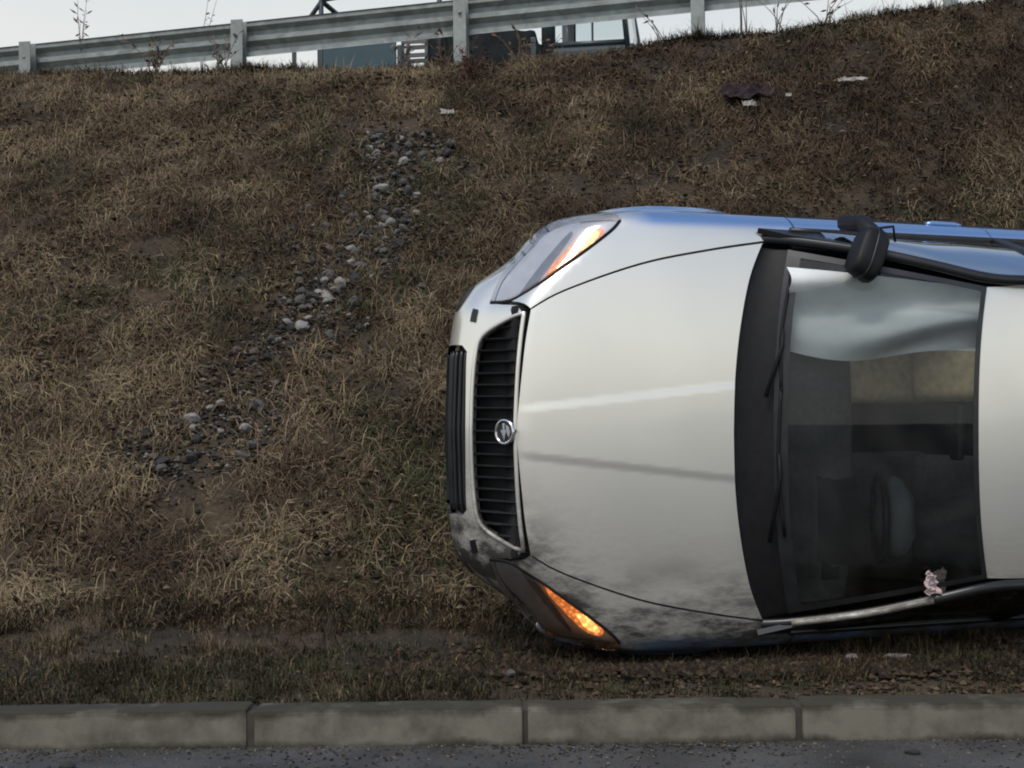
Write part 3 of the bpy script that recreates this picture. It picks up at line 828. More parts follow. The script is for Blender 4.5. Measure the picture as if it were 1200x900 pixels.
def cast(O, D, tmax=2.6, step=0.01):
    O, D = np.asarray(O, float), np.asarray(D, float)
    ts = np.arange(0, tmax, step)
    n = len(O); hit = np.full(n, -1.0); best = np.full(n, 1e9); bt = np.zeros(n)
    for t in ts:
        v = body_f(O + D * t)
        m = (v < 0) & (hit < 0); hit[m] = t
        m2 = v < best; best[m2] = v[m2]; bt[m2] = t
    t = np.where(hit < 0, bt, hit)
    lo, hi = t - step, t.copy()
    for _ in range(22):
        mid = (lo + hi) / 2; v = body_f(O + D * mid[:, None]); ins = v < 0
        hi = np.where(ins, mid, hi); lo = np.where(ins, lo, mid)
    t = np.where(hit < 0, bt, hi)
    P = O + D * t[:, None]
    for _ in range(4):
        g = grad(P); P = P - g * (body_f(P) / np.maximum((g * g).sum(-1), 1e-3))[:, None] * 0.9
    return P

class View:                       # along the look direction onto bonnet and nose
    d = np.array([-SA, 0, -CA]); er = np.array([-CA, 0, SA])
    def to3(s, Q):
        Q = np.asarray(Q, float)
        O = Q[:, :1] * s.er + Q[:, 1:] * np.array([0, 1.0, 0]) - s.d * 1.6
        return cast(O, np.broadcast_to(s.d, O.shape))
    def to2(s, P):
        P = np.asarray(P); return np.stack([P @ s.er, P[:, 1]], -1)
class Nose:                       # around the nose: angle and height
    ax = -1.15
    def to3(s, Q):
        Q = np.asarray(Q, float); f = Q[:, 0]
        D = np.stack([np.cos(f), np.sin(f), 0 * f], -1)
        O = np.stack([s.ax + 0 * f, 0 * f, Q[:, 1]], -1) + D * 1.6
        return cast(O, -D)
    def to2(s, P):
        P = np.asarray(P); return np.stack([np.arctan2(P[:, 1], P[:, 0] - s.ax), P[:, 2]], -1)
class Flank:                      # over the wing and down the side
    cy, cz = 0.42, 0.40
    def to3(s, Q):
        Q = np.asarray(Q, float); th = Q[:, 1] / 0.45
        D = np.stack([0 * th, np.cos(th), np.sin(th)], -1)
        O = np.stack([Q[:, 0], s.cy + 0 * th, s.cz + 0 * th], -1) + D * 1.0
        return cast(O, -D, 1.5)
    def to2(s, P):
        P = np.asarray(P); return np.stack([P[:, 0], np.arctan2(P[:, 2] - s.cz, P[:, 1] - s.cy) * 0.45], -1)
VIEW, NOSE, FLANK = View(), Nose(), Flank()

def pip(Q, poly):
    x, y = Q[:, 0], Q[:, 1]; ins = np.zeros(len(Q), bool); n = len(poly); j = n - 1
    for i in range(n):
        xi, yi = poly[i]; xj, yj = poly[j]
        c = ((yi > y) != (yj > y)) & (x < (xj - xi) * (y - yi) / (yj - yi + 1e-12) + xi)
        ins ^= c; j = i
    return ins

def dist_poly(Q, poly):
    best = np.full(len(Q), 1e9)
    for i in range(len(poly)):
        a, b = poly[i], poly[(i + 1) % len(poly)]; d = b - a
        t = np.clip(((Q - a) @ d) / max(d @ d, 1e-12), 0, 1)
        best = np.minimum(best, np.linalg.norm(Q - a - t[:, None] * d, axis=1))
    return best

def densify(Q, h):
    out = []
    for i in range(len(Q)):
        a, b = Q[i], Q[(i + 1) % len(Q)]
        n = max(1, int(math.ceil(np.linalg.norm(b - a) / h)))
        for k in range(n): out.append(a + (b - a) * k / n)
    return np.array(out)

def panel(name, Q, chart, m, parent=car, h=0.025, inset=0.0, flange=0.02, mirror=False, gap=0.0):
    """sheet-metal panel: outline Q in a chart, laid on the body form, edges folded in"""
    Q = np.array(Q, float)
    ar = sum(Q[i, 0] * Q[(i + 1) % len(Q), 1] - Q[(i + 1) % len(Q), 0] * Q[i, 1] for i in range(len(Q)))
    if ar < 0: Q = Q[::-1]
    B = densify(Q, h)
    if gap:                                   # pull the outline in: a shut line between neighbouring panels
        e = np.roll(B, -1, 0) - np.roll(B, 1, 0); e /= np.linalg.norm(e, axis=1)[:, None] + 1e-9
        B = B + np.stack([-e[:, 1], e[:, 0]], -1) * gap
    lo, hi = B.min(0), B.max(0)
    gx_ = np.arange(lo[0], hi[0] + h, h); gy_ = np.arange(lo[1], hi[1] + h, h)
    G = np.array([(x + (0.5 * h if j % 2 else 0), y) for j, y in enumerate(gy_) for x in gx_])
    G = G[pip(G, B)]
    if len(G): G = G[dist_poly(G, B) > 0.55 * h]
    A = np.concatenate([B, G]) if len(G) else B
    nb = len(B)
    vo, eo, fo, ov, oe, of = delaunay_2d_cdt([Vector(a) for a in A], [(i, (i + 1) % nb) for i in range(nb)], [], 0, 1e-5, True)
    A2 = np.array([tuple(v) for v in vo])
    fo = [f for f, k in zip(fo, pip(np.array([A2[list(f)].mean(0) for f in fo]), B)) if k]
    P = chart.to3(A2)
    N = grad(P); N /= np.linalg.norm(N, axis=1)[:, None]
    if inset: P = P - N * inset
    bidx = {}
    for i, src in enumerate(ov):
        for s_ in src:
            if s_ < nb: bidx[s_] = i
    ring = [bidx[i] for i in range(nb) if i in bidx]
    T = [tuple(f) for f in fo]
    fn = np.array([np.cross(P[t[1]] - P[t[0]], P[t[2]] - P[t[0]]) for t in T])
    T = [t if np.dot(fn[i], N[t[0]]) > 0 else t[::-1] for i, t in enumerate(T)]
    V = [P]; NN = [N]; base = len(P)
    if flange:
        tops = P[ring]; bots = tops - N[ring] * flange
        c = P.mean(0)
        out = []
        nr = len(ring)
        for i in range(nr):
            t = tops[(i + 1) % nr] - tops[i - 1]; o = np.cross(t, N[ring[i]])
            if np.dot(o, tops[i] - c) < 0: o = -o
            out.append(o / (np.linalg.norm(o) + 1e-9))
        out = np.array(out)
        V += [tops, bots]; NN += [out, out]
        for i in range(nr):
            j = (i + 1) % nr; a, b_, c_, d_ = base + i, base + j, base + nr + j, base + nr + i
            e1 = np.cross(tops[j] - tops[i], bots[i] - tops[i])
            if np.dot(e1, out[i]) > 0: T += [(a, b_, c_), (a, c_, d_)]
            else: T += [(a, c_, b_), (a, d_, c_)]
    V = np.concatenate(V); NN = np.concatenate(NN); T = np.array(T)
    if mirror:
        V = V * np.array([1, -1, 1]); NN = NN * np.array([1, -1, 1]); T = T[:, ::-1]
    me = mesh_np(name, V, T)
    me.normals_split_custom_set_from_vertices([tuple(v) for v in NN])
    return new_obj(name, me, m, parent)

def both(name, Q, chart, m, **kw):
    return [panel(name, Q, chart, m, mirror=mi, **kw) for mi in (False, True)]

def P2(px, py):                   # outline measured on the bonnet view: (r, y)
    return ((px - 605) / 295 + 0.425, (502 - py) / 295)
def spl(pts, n=6):
    """Catmull-Rom through points, open"""
    p = np.array([pts[0]] + list(pts) + [pts[-1]], float); out = []
    for i in range(1, len(p) - 2):
        for t in np.linspace(0, 1, n, endpoint=False):
            out.append(0.5 * ((2 * p[i]) + (-p[i - 1] + p[i + 1]) * t + (2 * p[i - 1] - 5 * p[i] + 4 * p[i + 1] - p[i + 2]) * t * t
                              + (-p[i - 1] + 3 * p[i] - 3 * p[i + 1] + p[i + 2]) * t ** 3))
    out.append(p[-2]); return np.array(out)
GAP = 0.003
# shared outlines (positive y half)
hood_front = spl([P2(603, 502), P2(606, 470), P2(610, 430), P2(614, 395), P2(620, 360)])
hood_side = spl([P2(620, 360), P2(660, 338), P2(749, 306), P2(830, 288), P2(900, 276)])
hood_rear = spl([P2(900, 276), P2(882, 320), P2(869, 380), P2(862, 440), P2(860, 502)])
half = np.concatenate([hood_front[:-1], hood_side[:-1], hood_rear])
hood_q = np.concatenate([half[:-1], (half * np.array([1, -1]))[::-1][:-1]])
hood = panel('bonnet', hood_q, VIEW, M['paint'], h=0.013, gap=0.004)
# headlamps
lamp_in = spl([P2(574, 350), P2(598, 348), P2(630, 330), P2(660, 309), P2(690, 287), P2(716, 266), P2(726, 254)])
lamp_out = spl([P2(728, 254), P2(720, 245), P2(698, 241), P2(668, 245), P2(637, 259), P2(608, 286), P2(586, 318), P2(574, 350)])
lamp_q = np.concatenate([lamp_in[:-1], lamp_out[:-1]])
lens = both('headlamp', lamp_q, VIEW, M['lens'], h=0.02, inset=-0.010, flange=0.022, gap=0.004)
def shrink(Q, k, c=None):
    Q = np.array(Q); c = Q.mean(0) if c is None else c
    return c + (Q - c) * k
for mi, L in zip((False, True), lens):
    bk = panel('reflector', shrink(lamp_q, 0.995), VIEW, M['reflector'], parent=L, h=0.02, inset=0.022, flange=0.0, mirror=mi)
    panel('indicator', spl([P2(633, 326), P2(641, 309), P2(660, 288), P2(682, 268), P2(700, 261), P2(707, 266), P2(700, 277), P2(682, 292), P2(656, 313), P2(633, 326)], 4)[:-1], VIEW, M['indicator'], parent=L, h=0.012, inset=0.013, flange=0.009, mirror=mi)
    panel('indicator_bulb', spl([P2(672, 289), P2(684, 272), P2(698, 265), P2(702, 269), P2(694, 280), P2(682, 288), P2(672, 289)], 3)[:-1], VIEW, M['bulb'], parent=L, h=0.01, inset=0.0118, flange=0.01, mirror=mi)
    panel('lamp_divider', spl([P2(604, 340), P2(628, 306), P2(660, 268), P2(668, 262), P2(662, 274), P2(636, 310), P2(612, 340), P2(604, 340)], 3)[:-1], VIEW, M['alloy'], parent=L, h=0.015, inset=0.015, flange=0.006, mirror=mi)
for mi in (1, -1):
    pts = VIEW.to3(lamp_in * np.array([1, 1.0])); nn_ = grad(pts); nn_ /= np.linalg.norm(nn_, axis=1)[:, None]
    pts = (pts - nn_ * 0.004) * np.array([1, mi, 1])
    new_obj('lamp_seal', tube_mesh('lamp_seal', pts, 0.0085, 6), M['black_plastic'], lens[0 if mi > 0 else 1])
# grille surround, slats
gr_half = np.concatenate([spl([P2(603, 502), P2(604, 470), P2(606, 430), P2(609, 395), P2(613, 364)])[:-1],
                          spl([P2(613, 364), P2(596, 370), P2(572, 383), P2(560, 396), P2(555, 420), P2(552, 460), P2(551, 502)])])
gr_q = np.concatenate([gr_half[:-1], (gr_half * np.array([1, -1]))[::-1][:-1]])
grille = panel('grille', shrink(gr_q, 0.995), VIEW, M['black_plastic'], h=0.03, inset=0.055, flange=0.0)
def grille_line(y, n=9):
    Q = np.array([(r, y) for r in np.linspace(0.16, 0.50, 80)]); ins = pip(Q, gr_q)
    if ins.sum() < 3: return None
    rr = Q[ins, 0]
    return VIEW.to3(np.array([(r, y) for r in np.linspace(rr[0], rr[-1], n)]))
for y in np.arange(-10, 11) * 0.0462:
    L_ = grille_line(y)
    if L_ is None: continue
    N = grad(L_); N /= np.linalg.norm(N, axis=1)[:, None]
    V, F = [], []
    for p, nn in zip(L_, N):
        for dy, dn in ((-0.0045, -0.012), (0.0, -0.007), (0.0045, -0.012), (0.004, -0.05), (-0.004, -0.05)):
            q_ = p + nn * dn; V.append((q_[0], q_[1] + dy, q_[2]))
    for i in range(len(L_) - 1):
        for k in range(5):
            F.append((i * 5 + k, i * 5 + (k + 1) % 5, (i + 1) * 5 + (k + 1) % 5, (i + 1) * 5 + k))
    F += [(0, 1, 2, 3, 4), tuple(range(len(V) - 5, len(V)))[::-1]]
    new_obj('grille_slat', mesh_pd('grille_slat', V, F), M['satin_black'], grille)
# chrome strip between grille and bonnet, and all round the grille
def ribbon(name, Q, chart, rad, m, parent, closed=True, out=0.0, flat=1.0):
    P = chart.to3(np.array(Q)); N = grad(P); N /= np.linalg.norm(N, axis=1)[:, None]
    return new_obj(name, tube_mesh(name, P + N * out, rad, 7, closed, flat), m, parent)
ribbon('grille_frame', densify(gr_q, 0.03), VIEW, 0.009, M['paint'], grille)
# emblem: ring, dark disc and a winged arrow
ec = VIEW.to3(np.array([P2(594, 502)]))[0]; en = grad(ec[None])[0]; en /= np.linalg.norm(en)
emb = empty('emblem', parent=car)
ez = Vector(en); ex = Vector((0, 1, 0)); ey = ez.cross(ex).normalized()
emb.matrix_local = Matrix.Translation(Vector(ec) + ez * 0.012) @ Matrix((ex, ey, ez)).transposed().to_4x4()
an = np.linspace(0, 2 * math.pi, 28, endpoint=False)
new_obj('emblem_ring', tube_mesh('emblem_ring', [(0.046 * math.cos(a), 0.046 * math.sin(a), 0.004) for a in an], 0.0065, 8, True), M['chrome'], emb)
new_obj('emblem_disc', mesh_pd('emblem_disc', [(0.044 * math.cos(a), 0.044 * math.sin(a), 0.003) for a in an] + [(0.05 * math.cos(a), 0.05 * math.sin(a), -0.03) for a in an],
        [tuple(range(28))] + [(i, i + 28, (i + 1) % 28 + 28, (i + 1) % 28) for i in range(28)]), M['satin_black'], emb)
for nm, pts in (('emblem_arrow', [(-0.034, -0.008), (-0.008, -0.006), (-0.008, -0.018), (0.034, 0.002), (-0.008, 0.012), (-0.008, 0.004), (-0.034, 0.004)]),
                ('emblem_wing', [(-0.030, 0.009), (0.004, 0.014), (0.022, 0.028), (0.0, 0.034), (-0.02, 0.026)])):
    n = len(pts)
    new_obj(nm, mesh_pd(nm, [(x, y, 0.008) for x, y in pts] + [(x, y, 0.002) for x, y in pts], [tuple(range(n))] + [(i, i + n, (i + 1) % n + n, (i + 1) % n) for i in range(n)]), M['chrome'], emb)

# bumper, wrapped round the nose
def n2(Q): return NOSE.to2(VIEW.to3(np.array(Q)))
gr_low = n2(gr_half[len(gr_half) - 30:])          # lower grille edge, outer end to the middle
lamp_low = n2(lamp_out[::-1][:26])                # lamp edge, inner corner to the outside
top_edge = np.concatenate([n2(hood_front[-4:])[::-1][:0], lamp_low])
g_up = n2(gr_half[20:32])
def along(Q, eps): return Q + np.array([0, eps])
mid_f = 0.0
i0 = gr_half[:, 1].argmax()
gl = n2(gr_half[i0:])                             # from the grille's upper outer corner to the bottom middle
bt = [(0.0, 0.165), (0.25, 0.165), (0.45, 0.17), (0.62, 0.18), (0.80, 0.19), (1.02, 0.20)]
arch_f = [(1.06, 0.30), (1.04, 0.42), (1.00, 0.52)]
ll = lamp_low[np.argsort(lamp_low[:, 0])]
ll = ll[ll[:, 0] < 0.97]
bq = np.concatenate([np.array(bt), np.array(arch_f), ll[::-1], gl[np.argsort(-gl[:, 0])]])
# the lower black intake is cut out of the painted bumper
intake = [(0.0, 0.245), (0.18, 0.245), (0.285, 0.262), (0.30, 0.30), (0.298, 0.455), (0.28, 0.484), (0.0, 0.492)]
low_h = np.array(bt + arch_f); up_h = np.concatenate([ll[::-1], gl[np.argsort(-gl[:, 0])]])
up_h[:, 1] -= 0.004
up_h[-1, 0] = 0.0
bump_half = np.concatenate([low_h, up_h])
MIRR = np.array([-1, 1])
up_h = np.concatenate([up_h[:len(ll)], n2([P2(590, 352.5), P2(606, 354)]), up_h[len(ll):]])
full_up = np.concatenate([up_h, (up_h * MIRR)[::-1][1:]])
full_low = np.concatenate([(low_h * MIRR)[::-1], low_h[1:]])
ik = np.array(intake)
ik_up = np.concatenate([ik[3:], (ik[3:] * MIRR)[::-1][1:]]); ik_low = np.concatenate([(ik[:4] * MIRR)[::-1], ik[1:4]])
right_end, left_end = low_h[-1], low_h[-1] * MIRR
SPLIT = 0.30
up_poly = np.concatenate([[[1.055, SPLIT]], arch_f[1:], full_up, (np.array(arch_f[1:]) * MIRR)[::-1], [[-1.055, SPLIT]], [[-0.30, SPLIT]], (ik[4:] * MIRR), ik[4:][::-1][1:], [[0.30, SPLIT]]])
lo_poly = np.concatenate([[[-1.055, SPLIT]], (np.array(bt) * MIRR)[::-1], np.array(bt)[1:], [[1.055, SPLIT]], [[0.30, SPLIT]], ik[:3][::-1], (ik[1:3] * MIRR), [[-0.30, SPLIT]]])
bumper = panel('bumper', up_poly, NOSE, M['paint'], h=0.024, flange=0.045, gap=0.003)
panel('lower_bumper', lo_poly, NOSE, M['black_plastic'], parent=bumper, h=0.028, flange=0.012)
inq = np.concatenate([ik, (ik * MIRR)[::-1][1:-1]])
itk = panel('air_intake', shrink(inq, 1.02), NOSE, M['black_plastic'], parent=bumper, h=0.03, inset=0.045, flange=0.0)
for z in (0.28, 0.33, 0.38, 0.43, 0.465):
    ribbon('intake_bar', [(a, z) for a in np.linspace(-0.285, 0.285, 24)], NOSE, 0.011, M['satin_black'], bumper, closed=False, out=-0.022, flat=0.6)
for s in (-1, 1):
    fq = np.array([(s * (0.475 + 0.055 * math.cos(a)), 0.335 + 0.045 * math.sin(a)) for a in np.linspace(0, 2 * math.pi, 16, endpoint=False)])
    panel('fog_lamp', fq, NOSE, M['satin_black'], parent=bumper, h=0.02, inset=-0.004, flange=0.012)
    wq = np.array([(s * 0.385, 0.482), (s * 0.43, 0.482), (s * 0.43, 0.508), (s * 0.385, 0.508)])
    panel('washer_cover', wq, NOSE, M['satin_black'], parent=bumper, h=0.012, inset=-0.004, flange=0.008)

# wings, doors, rear quarters (positive y half, mirrored)
hs3 = VIEW.to3(hood_side); hsF = FLANK.to2(hs3)
lamp3 = VIEW.to3(lamp_in); lampF = FLANK.to2(lamp3)
corner = FLANK.to2(VIEW.to3(np.array([P2(726, 254)])))[0]
def arch(wx, a0, a1, n=18, rr=WR):
    out = []
    for a in np.linspace(a0, a1, n):
        p = np.array([[wx + rr * math.cos(a), 0.88, WZ + rr * math.sin(a)]])
        out.append(FLANK.to2(p)[0])
    return np.array(out)
def fl(x, z, y=0.88): return FLANK.to2(np.array([[x, y, z]]))[0]
DX0, DX1, DX2 = -1.32, -2.32, -3.20
belt = 0.93
inner_lo = lampF[lampF[:, 0].argsort()[::-1]]
wing = np.concatenate([hsF[::-1], FLANK.to2(VIEW.to3(np.array([P2(612, 354)]))), lampF[2:], [fl(-0.50, 0.56), fl(-0.575, 0.44)],
                       arch(WX, R(35), R(178)), [fl(-1.285, 0.20), fl(DX0 + GAP, 0.20), fl(DX0 + GAP, 0.55), fl(DX0 + GAP, 0.75), fl(DX0 + GAP, belt, 0.80)]])
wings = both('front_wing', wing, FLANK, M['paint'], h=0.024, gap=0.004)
d1 = [fl(DX0 - GAP, 0.22), fl(DX1 + GAP, 0.22), fl(DX1 + GAP, 0.6), fl(DX1 + GAP, belt + 0.015, 0.80), fl(-1.8, belt + 0.008, 0.80), fl(DX0 - GAP, belt, 0.80), fl(DX0 - GAP, 0.6)]
d2 = np.concatenate([[fl(DX1 - GAP, 0.22), fl(-3.07, 0.22)], arch(WX2, R(160), R(62), 10, WR + 0.03)[0:6], [fl(DX2, 0.70), fl(DX2 - 0.12, belt + 0.02, 0.80), fl(DX1 - GAP, belt + 0.015, 0.80), fl(DX1 - GAP, 0.6)]])
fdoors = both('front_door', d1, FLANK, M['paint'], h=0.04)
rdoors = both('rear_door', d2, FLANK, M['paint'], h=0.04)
qr = np.concatenate([[fl(DX2 - 0.125, belt + 0.02, 0.80), fl(DX2 - 0.006, 0.70)], arch(WX2, R(104), R(180) * 0, 14)[:1], arch(WX2, R(100), R(0), 12)[::1] * 1.0])
ar2 = arch(WX2, R(118), R(2), 14)           # local +x is forward: the arch runs from the door round to the tail
ar2 = np.array([FLANK.to2(np.array([[WX2 + WR * math.cos(a), 0.88, WZ + WR * math.sin(a)]]))[0] for a in np.linspace(R(70), R(180), 14)])
qr = np.concatenate([[fl(DX2 - 0.128, belt + 0.02, 0.80), fl(DX2 - 0.008, 0.70)], ar2, [fl(-3.86, 0.22), fl(-4.30, 0.24, 0.8), fl(-4.36, 0.6, 0.8), fl(-4.33, 0.98, 0.75)]])
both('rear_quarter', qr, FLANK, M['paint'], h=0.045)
for mi, D in zip((1, -1), fdoors):
    rs_ = [FLANK.to3(np.array([fl(x, 0.60)]))[0] * np.array([1, mi, 1]) for x in np.linspace(DX0 - 0.03, DX1 + 0.03, 14)]
    new_obj('rubbing_strip', tube_mesh('rubbing_strip', rs_, 0.016, 6), M['black_plastic'], D)
    hd = [FLANK.to3(np.array([fl(x, 0.80)]))[0] + np.array([0, o, 0]) for x, o in ((-2.05, 0.0), (-2.08, 0.006), (-2.2, 0.006), (-2.23, 0.0))]
    new_obj('door_handle', tube_mesh('door_handle', [p * np.array([1, mi, 1]) for p in hd], 0.011, 6), M['paint'], D)
for mi, D in zip((1, -1), rdoors):
    rs_ = [FLANK.to3(np.array([fl(x, 0.60)]))[0] * np.array([1, mi, 1]) for x in np.linspace(DX1 - 0.03, -3.12, 12)]
    new_obj('rubbing_strip', tube_mesh('rubbing_strip', rs_, 0.016, 6), M['black_plastic'], D)
# sills
for s in (-1, 1):
    new_obj('sill', box_mesh('sill', (-3.08, s * 0.79 - 0.055, 0.13), (-1.28, s * 0.79 + 0.055, 0.215), 0.02), M['black_plastic'], car)

# ---- greenhouse
def patch_mesh(name, fn, nu, nv, thick=0.0, flip=False):
    V = [fn(u, v) for v in np.linspace(0, 1, nv) for u in np.linspace(0, 1, nu)]
    F = [(j * nu + i, j * nu + i + 1, (j + 1) * nu + i + 1, (j + 1) * nu + i) for j in range(nv - 1) for i in range(nu - 1)]
    if flip: F = [f[::-1] for f in F]
    return mesh_pd(name, V, F, True)
WS_B0, WS_B1 = (-1.150, 1.015), (-1.255, 0.955)     # base: middle, corner (x, z)
WS_T0, WS_T1 = (-1.825, 1.415), (-1.905, 1.372)
YB, YT = 0.735, 0.575
def ws(u, v):
    """windscreen: u across from -1 to 1, v from base to top"""
    k = abs(u) ** 2.3
    bx, bz = WS_B0[0] + (WS_B1[0] - WS_B0[0]) * k, WS_B0[1] + (WS_B1[1] - WS_B0[1]) * k
    tx, tz = WS_T0[0] + (WS_T1[0] - WS_T0[0]) * k, WS_T0[1] + (WS_T1[1] - WS_T0[1]) * k
    y = u * (YB + (YT - YB) * v)
    b = 0.022 * math.sin(math.pi * v)
    return Vector((bx + (tx - bx) * v + b * 0.45, y, bz + (tz - bz) * v + b))
o = new_obj('windscreen', patch_mesh('windscreen', lambda u, v: ws(u * 2 - 1, v), 33, 17), M['windscreen'], car)
# black ceramic border painted round the glass
def border(name, pts_in, pts_out, m, parent):
    n = len(pts_in); V = list(pts_in) + list(pts_out)
    F = [(i, i + 1, n + i + 1, n + i) for i in range(n - 1)]
    return new_obj(name, mesh_pd(name, V, F, True), m, parent)
dn = Vector((0.005, 0, 0.009))
for v0, v1 in ((0.0, 0.07), (0.975, 1.0)):
    us = np.linspace(-1, 1, 30)
    border('glass_border', [ws(u, v0) + dn * .3 for u in us], [ws(u, v1) + dn * .3 for u in us], M['satin_black'], o)
for s in (-1, 1):
    vs = np.linspace(0, 1, 14)
    border('glass_border', [ws(s, v) + dn * .3 for v in vs], [ws(s * 0.965, v) + dn * .3 for v in vs], M['satin_black'], o)
# cowl panel between bonnet and glass
hr3 = VIEW.to3(np.concatenate([hood_rear[::-1], (hood_rear * np.array([1, -1]))[1:]]))
hr3 = hr3[np.argsort(hr3[:, 1])]
hr3 = hr3[np.concatenate([[True], np.diff(hr3[:, 1]) > 1e-3])]
V, F = [], []
nk = 6
for p in hr3:
    u = float(np.clip(p[1] / YB, -1, 1)); g = ws(u, 0.02)
    p0 = Vector(p) + Vector((0.02, 0, -0.022))
    for k in range(nk):
        t = k / (nk - 1)
        q_ = p0.lerp(Vector((g.x, g.y, g.z - 0.006)), t); q_.z -= 0.022 * math.sin(math.pi * t); V.append(q_)
for i in range(len(hr3) - 1):
    for k in range(nk - 1):
        F.append((i * nk + k, i * nk + k + 1, (i + 1) * nk + k + 1, (i + 1) * nk + k))
cowl = new_obj('cowl', mesh_pd('cowl', V, F, True), M['black_plastic'], car)
# wipers
for y0, y1 in ((0.42, -0.18), (-0.16, -0.62)):
    wp = empty('wiper', parent=car)
    ps = [ws(float(u), 0.018 + 0.03 * abs(k / 9 - 0.5)) + Vector((0.006, 0, 0.012)) for k, u in enumerate(np.linspace(y0 / YB, y1 / YB, 10))]
    new_obj('wiper_blade', tube_mesh('wiper_blade', ps, 0.007, 6), M['black_plastic'], wp)
    new_obj('wiper_arm', tube_mesh('wiper_arm', [ws(y0 / YB, 0.0) + Vector((0.045, 0.02, 0.012)), ws((y0 * .6 + y1 * .4) / YB, 0.02) + Vector((0.006, 0, 0.024)), ps[5] + Vector((0, 0, 0.009))], [0.010, 0.007, 0.005], 6), M['black_plastic'], wp)

def rl(t):                       # roof side rail (positive y): from windscreen corner back
    x = WS_T1[0] - 1.75 * t
    return Vector((x, YT + 0.018 * math.sin(math.pi * min(1, t * 1.2)) - 0.05 * t * t, WS_T1[1] + 0.055 * math.sin(math.pi * min(1, 0.18 + t * 0.62)) - 0.055 * math.sin(math.pi * 0.18) - 0.03 * t * t))
def roof_pt(u, t):
    e = rl(t); k = abs(u) ** 2.2
    zc_ = e.z + 0.05 + 0.012 * math.sin(math.pi * min(1, t))
    x0 = WS_T0[0] + (WS_T1[0] - WS_T0[0]) * abs(u) ** 2.3
    return Vector((x0 + (e.x - WS_T1[0]) - 0.004, u * e.y, zc_ + (e.z - zc_) * k - (0.008 if t == 0 else 0)))
roof = new_obj('roof', patch_mesh('roof', lambda u, v: roof_pt(u * 2 - 1, v), 29, 25, flip=False), M['paint'], car)
new_obj('headliner', patch_mesh('headliner', lambda u, v: roof_pt((u * 2 - 1) * 0.97, v * 0.98 + 0.01) - Vector((0.0, 0, 0.03)), 13, 13, flip=True), M['liner'], roof)
base_a = [Vector((-1.12, 0.785, 0.865)), Vector((-1.27, 0.772, 0.957)), Vector((-1.50, 0.725, 1.125)), Vector((-1.72, 0.663, 1.272)), Vector((-1.92, 0.610, 1.372)), Vector((-2.15, 0.603, 1.408)), Vector((-2.7, 0.60, 1.425)), Vector((-3.2, 0.575, 1.395)), Vector((-3.66, 0.53, 1.315))]
def mir(v, s): return Vector((v.x, v.y * s, v.z))
bl = lambda x: Vector((x, 0.812, 0.930 + 0.012 * (-x - 1.2)))
def side_top(x):
    xs = [-p.x for p in base_a]; return Vector((x, float(np.interp(-x, xs, [p.y for p in base_a])) + 0.012, float(np.interp(-x, xs, [p.z for p in base_a])) - 0.022))
for s in (1, -1):
    pl = [mir(Vector(p), s) for p in spl([tuple(q_) for q_ in base_a], 5)]
    pil = new_obj('roof_pillar', tube_mesh('roof_pillar', pl, [0.021] * len(pl), 10, flat=0.8), M['satin_black'], car)
    if s > 0:
        new_obj('pillar_trim', tube_mesh('pillar_trim', [mir(Vector(p), s) + Vector((0.008, 0.0, 0.016)) for p in spl([tuple(q_) for q_ in base_a[1:4]], 5)], 0.013, 8), M['paint'], pil)
    def sg(x0, x1):
        def fn(u, v):
            x = x0 + (x1 - x0) * u; a = bl(x); b_ = side_top(x)
            p = a.lerp(b_, v); p.y += 0.02 * math.sin(math.pi * v); return mir(p, s)
        return fn
    for nm, x0, x1 in (('front_side_window', -1.40, -2.27), ('rear_side_window', -2.36, -3.18), ('quarter_window', -3.25, -3.52)):
        w = new_obj(nm, patch_mesh(nm, sg(x0, x1), 12, 9), M['side_glass'], car)
    for nm, xx, rad in (('door_pillar', -2.315, 0.036), ('rear_pillar', -3.215, 0.03)):
        a, b_ = bl(xx), side_top(xx)
        new_obj(nm, tube_mesh(nm, [mir(a, s), mir(a.lerp(b_, .5) + Vector((0, .02, 0)), s), mir(b_, s)], rad, 8, flat=0.5), M['satin_black'], car)
    # window sill seal
    new_obj('belt_seal', tube_mesh('belt_seal', [mir(bl(x) + Vector((0, 0.004, 0)), s) for x in np.linspace(-1.28, -3.55, 14)], 0.013, 6), M['satin_black'], car)
    # triangular sail panel before the door mirror
    t = [Vector((-1.14, 0.822, 0.915)), Vector((-1.42, 0.816, 0.935)), Vector((-1.42, 0.762, 1.06)), Vector((-1.26, 0.79, 0.972))]
    new_obj('sail_panel', mesh_pd('sail_panel', [mir(q_, s) for q_ in t] + [mir(q_ - Vector((0, 0.02, 0.01)), s) for q_ in t], [(0, 1, 2, 3), (4, 7, 6, 5), (0, 4, 5, 1), (1, 5, 6, 2), (2, 6, 7, 3), (3, 7, 4, 0)]), M['satin_black'], car)
    rc = [Vector((-3.60, 0.55, 1.31)), Vector((-3.85, 0.68, 1.12)), Vector((-4.15, 0.74, 0.98))]
    new_obj('rear_roof_post', tube_mesh('rear_roof_post', [mir(q_, s) for q_ in rc], 0.075, 8, flat=0.6), M['paint'], car)
def tail(u, v):
    y = (u * 2 - 1) * (0.55 + 0.2 * v); return Vector((-3.66 - 0.68 * v + 0.06 * math.cos((u - .5) * 3), y, 1.36 - 0.36 * v - 0.05 * abs(u * 2 - 1) ** 2 * (1 - v)))
new_obj('rear_window', patch_mesh('rear_window', tail, 13, 8), M['side_glass'], car)
new_obj('tailgate', patch_mesh('tailgate', lambda u, v: Vector((-4.34 - 0.06 * math.sin(math.pi * v) + 0.08 * abs(u * 2 - 1) ** 2, (u * 2 - 1) * 0.76, 1.0 - 0.45 * v)), 13, 8), M['paint'], car)
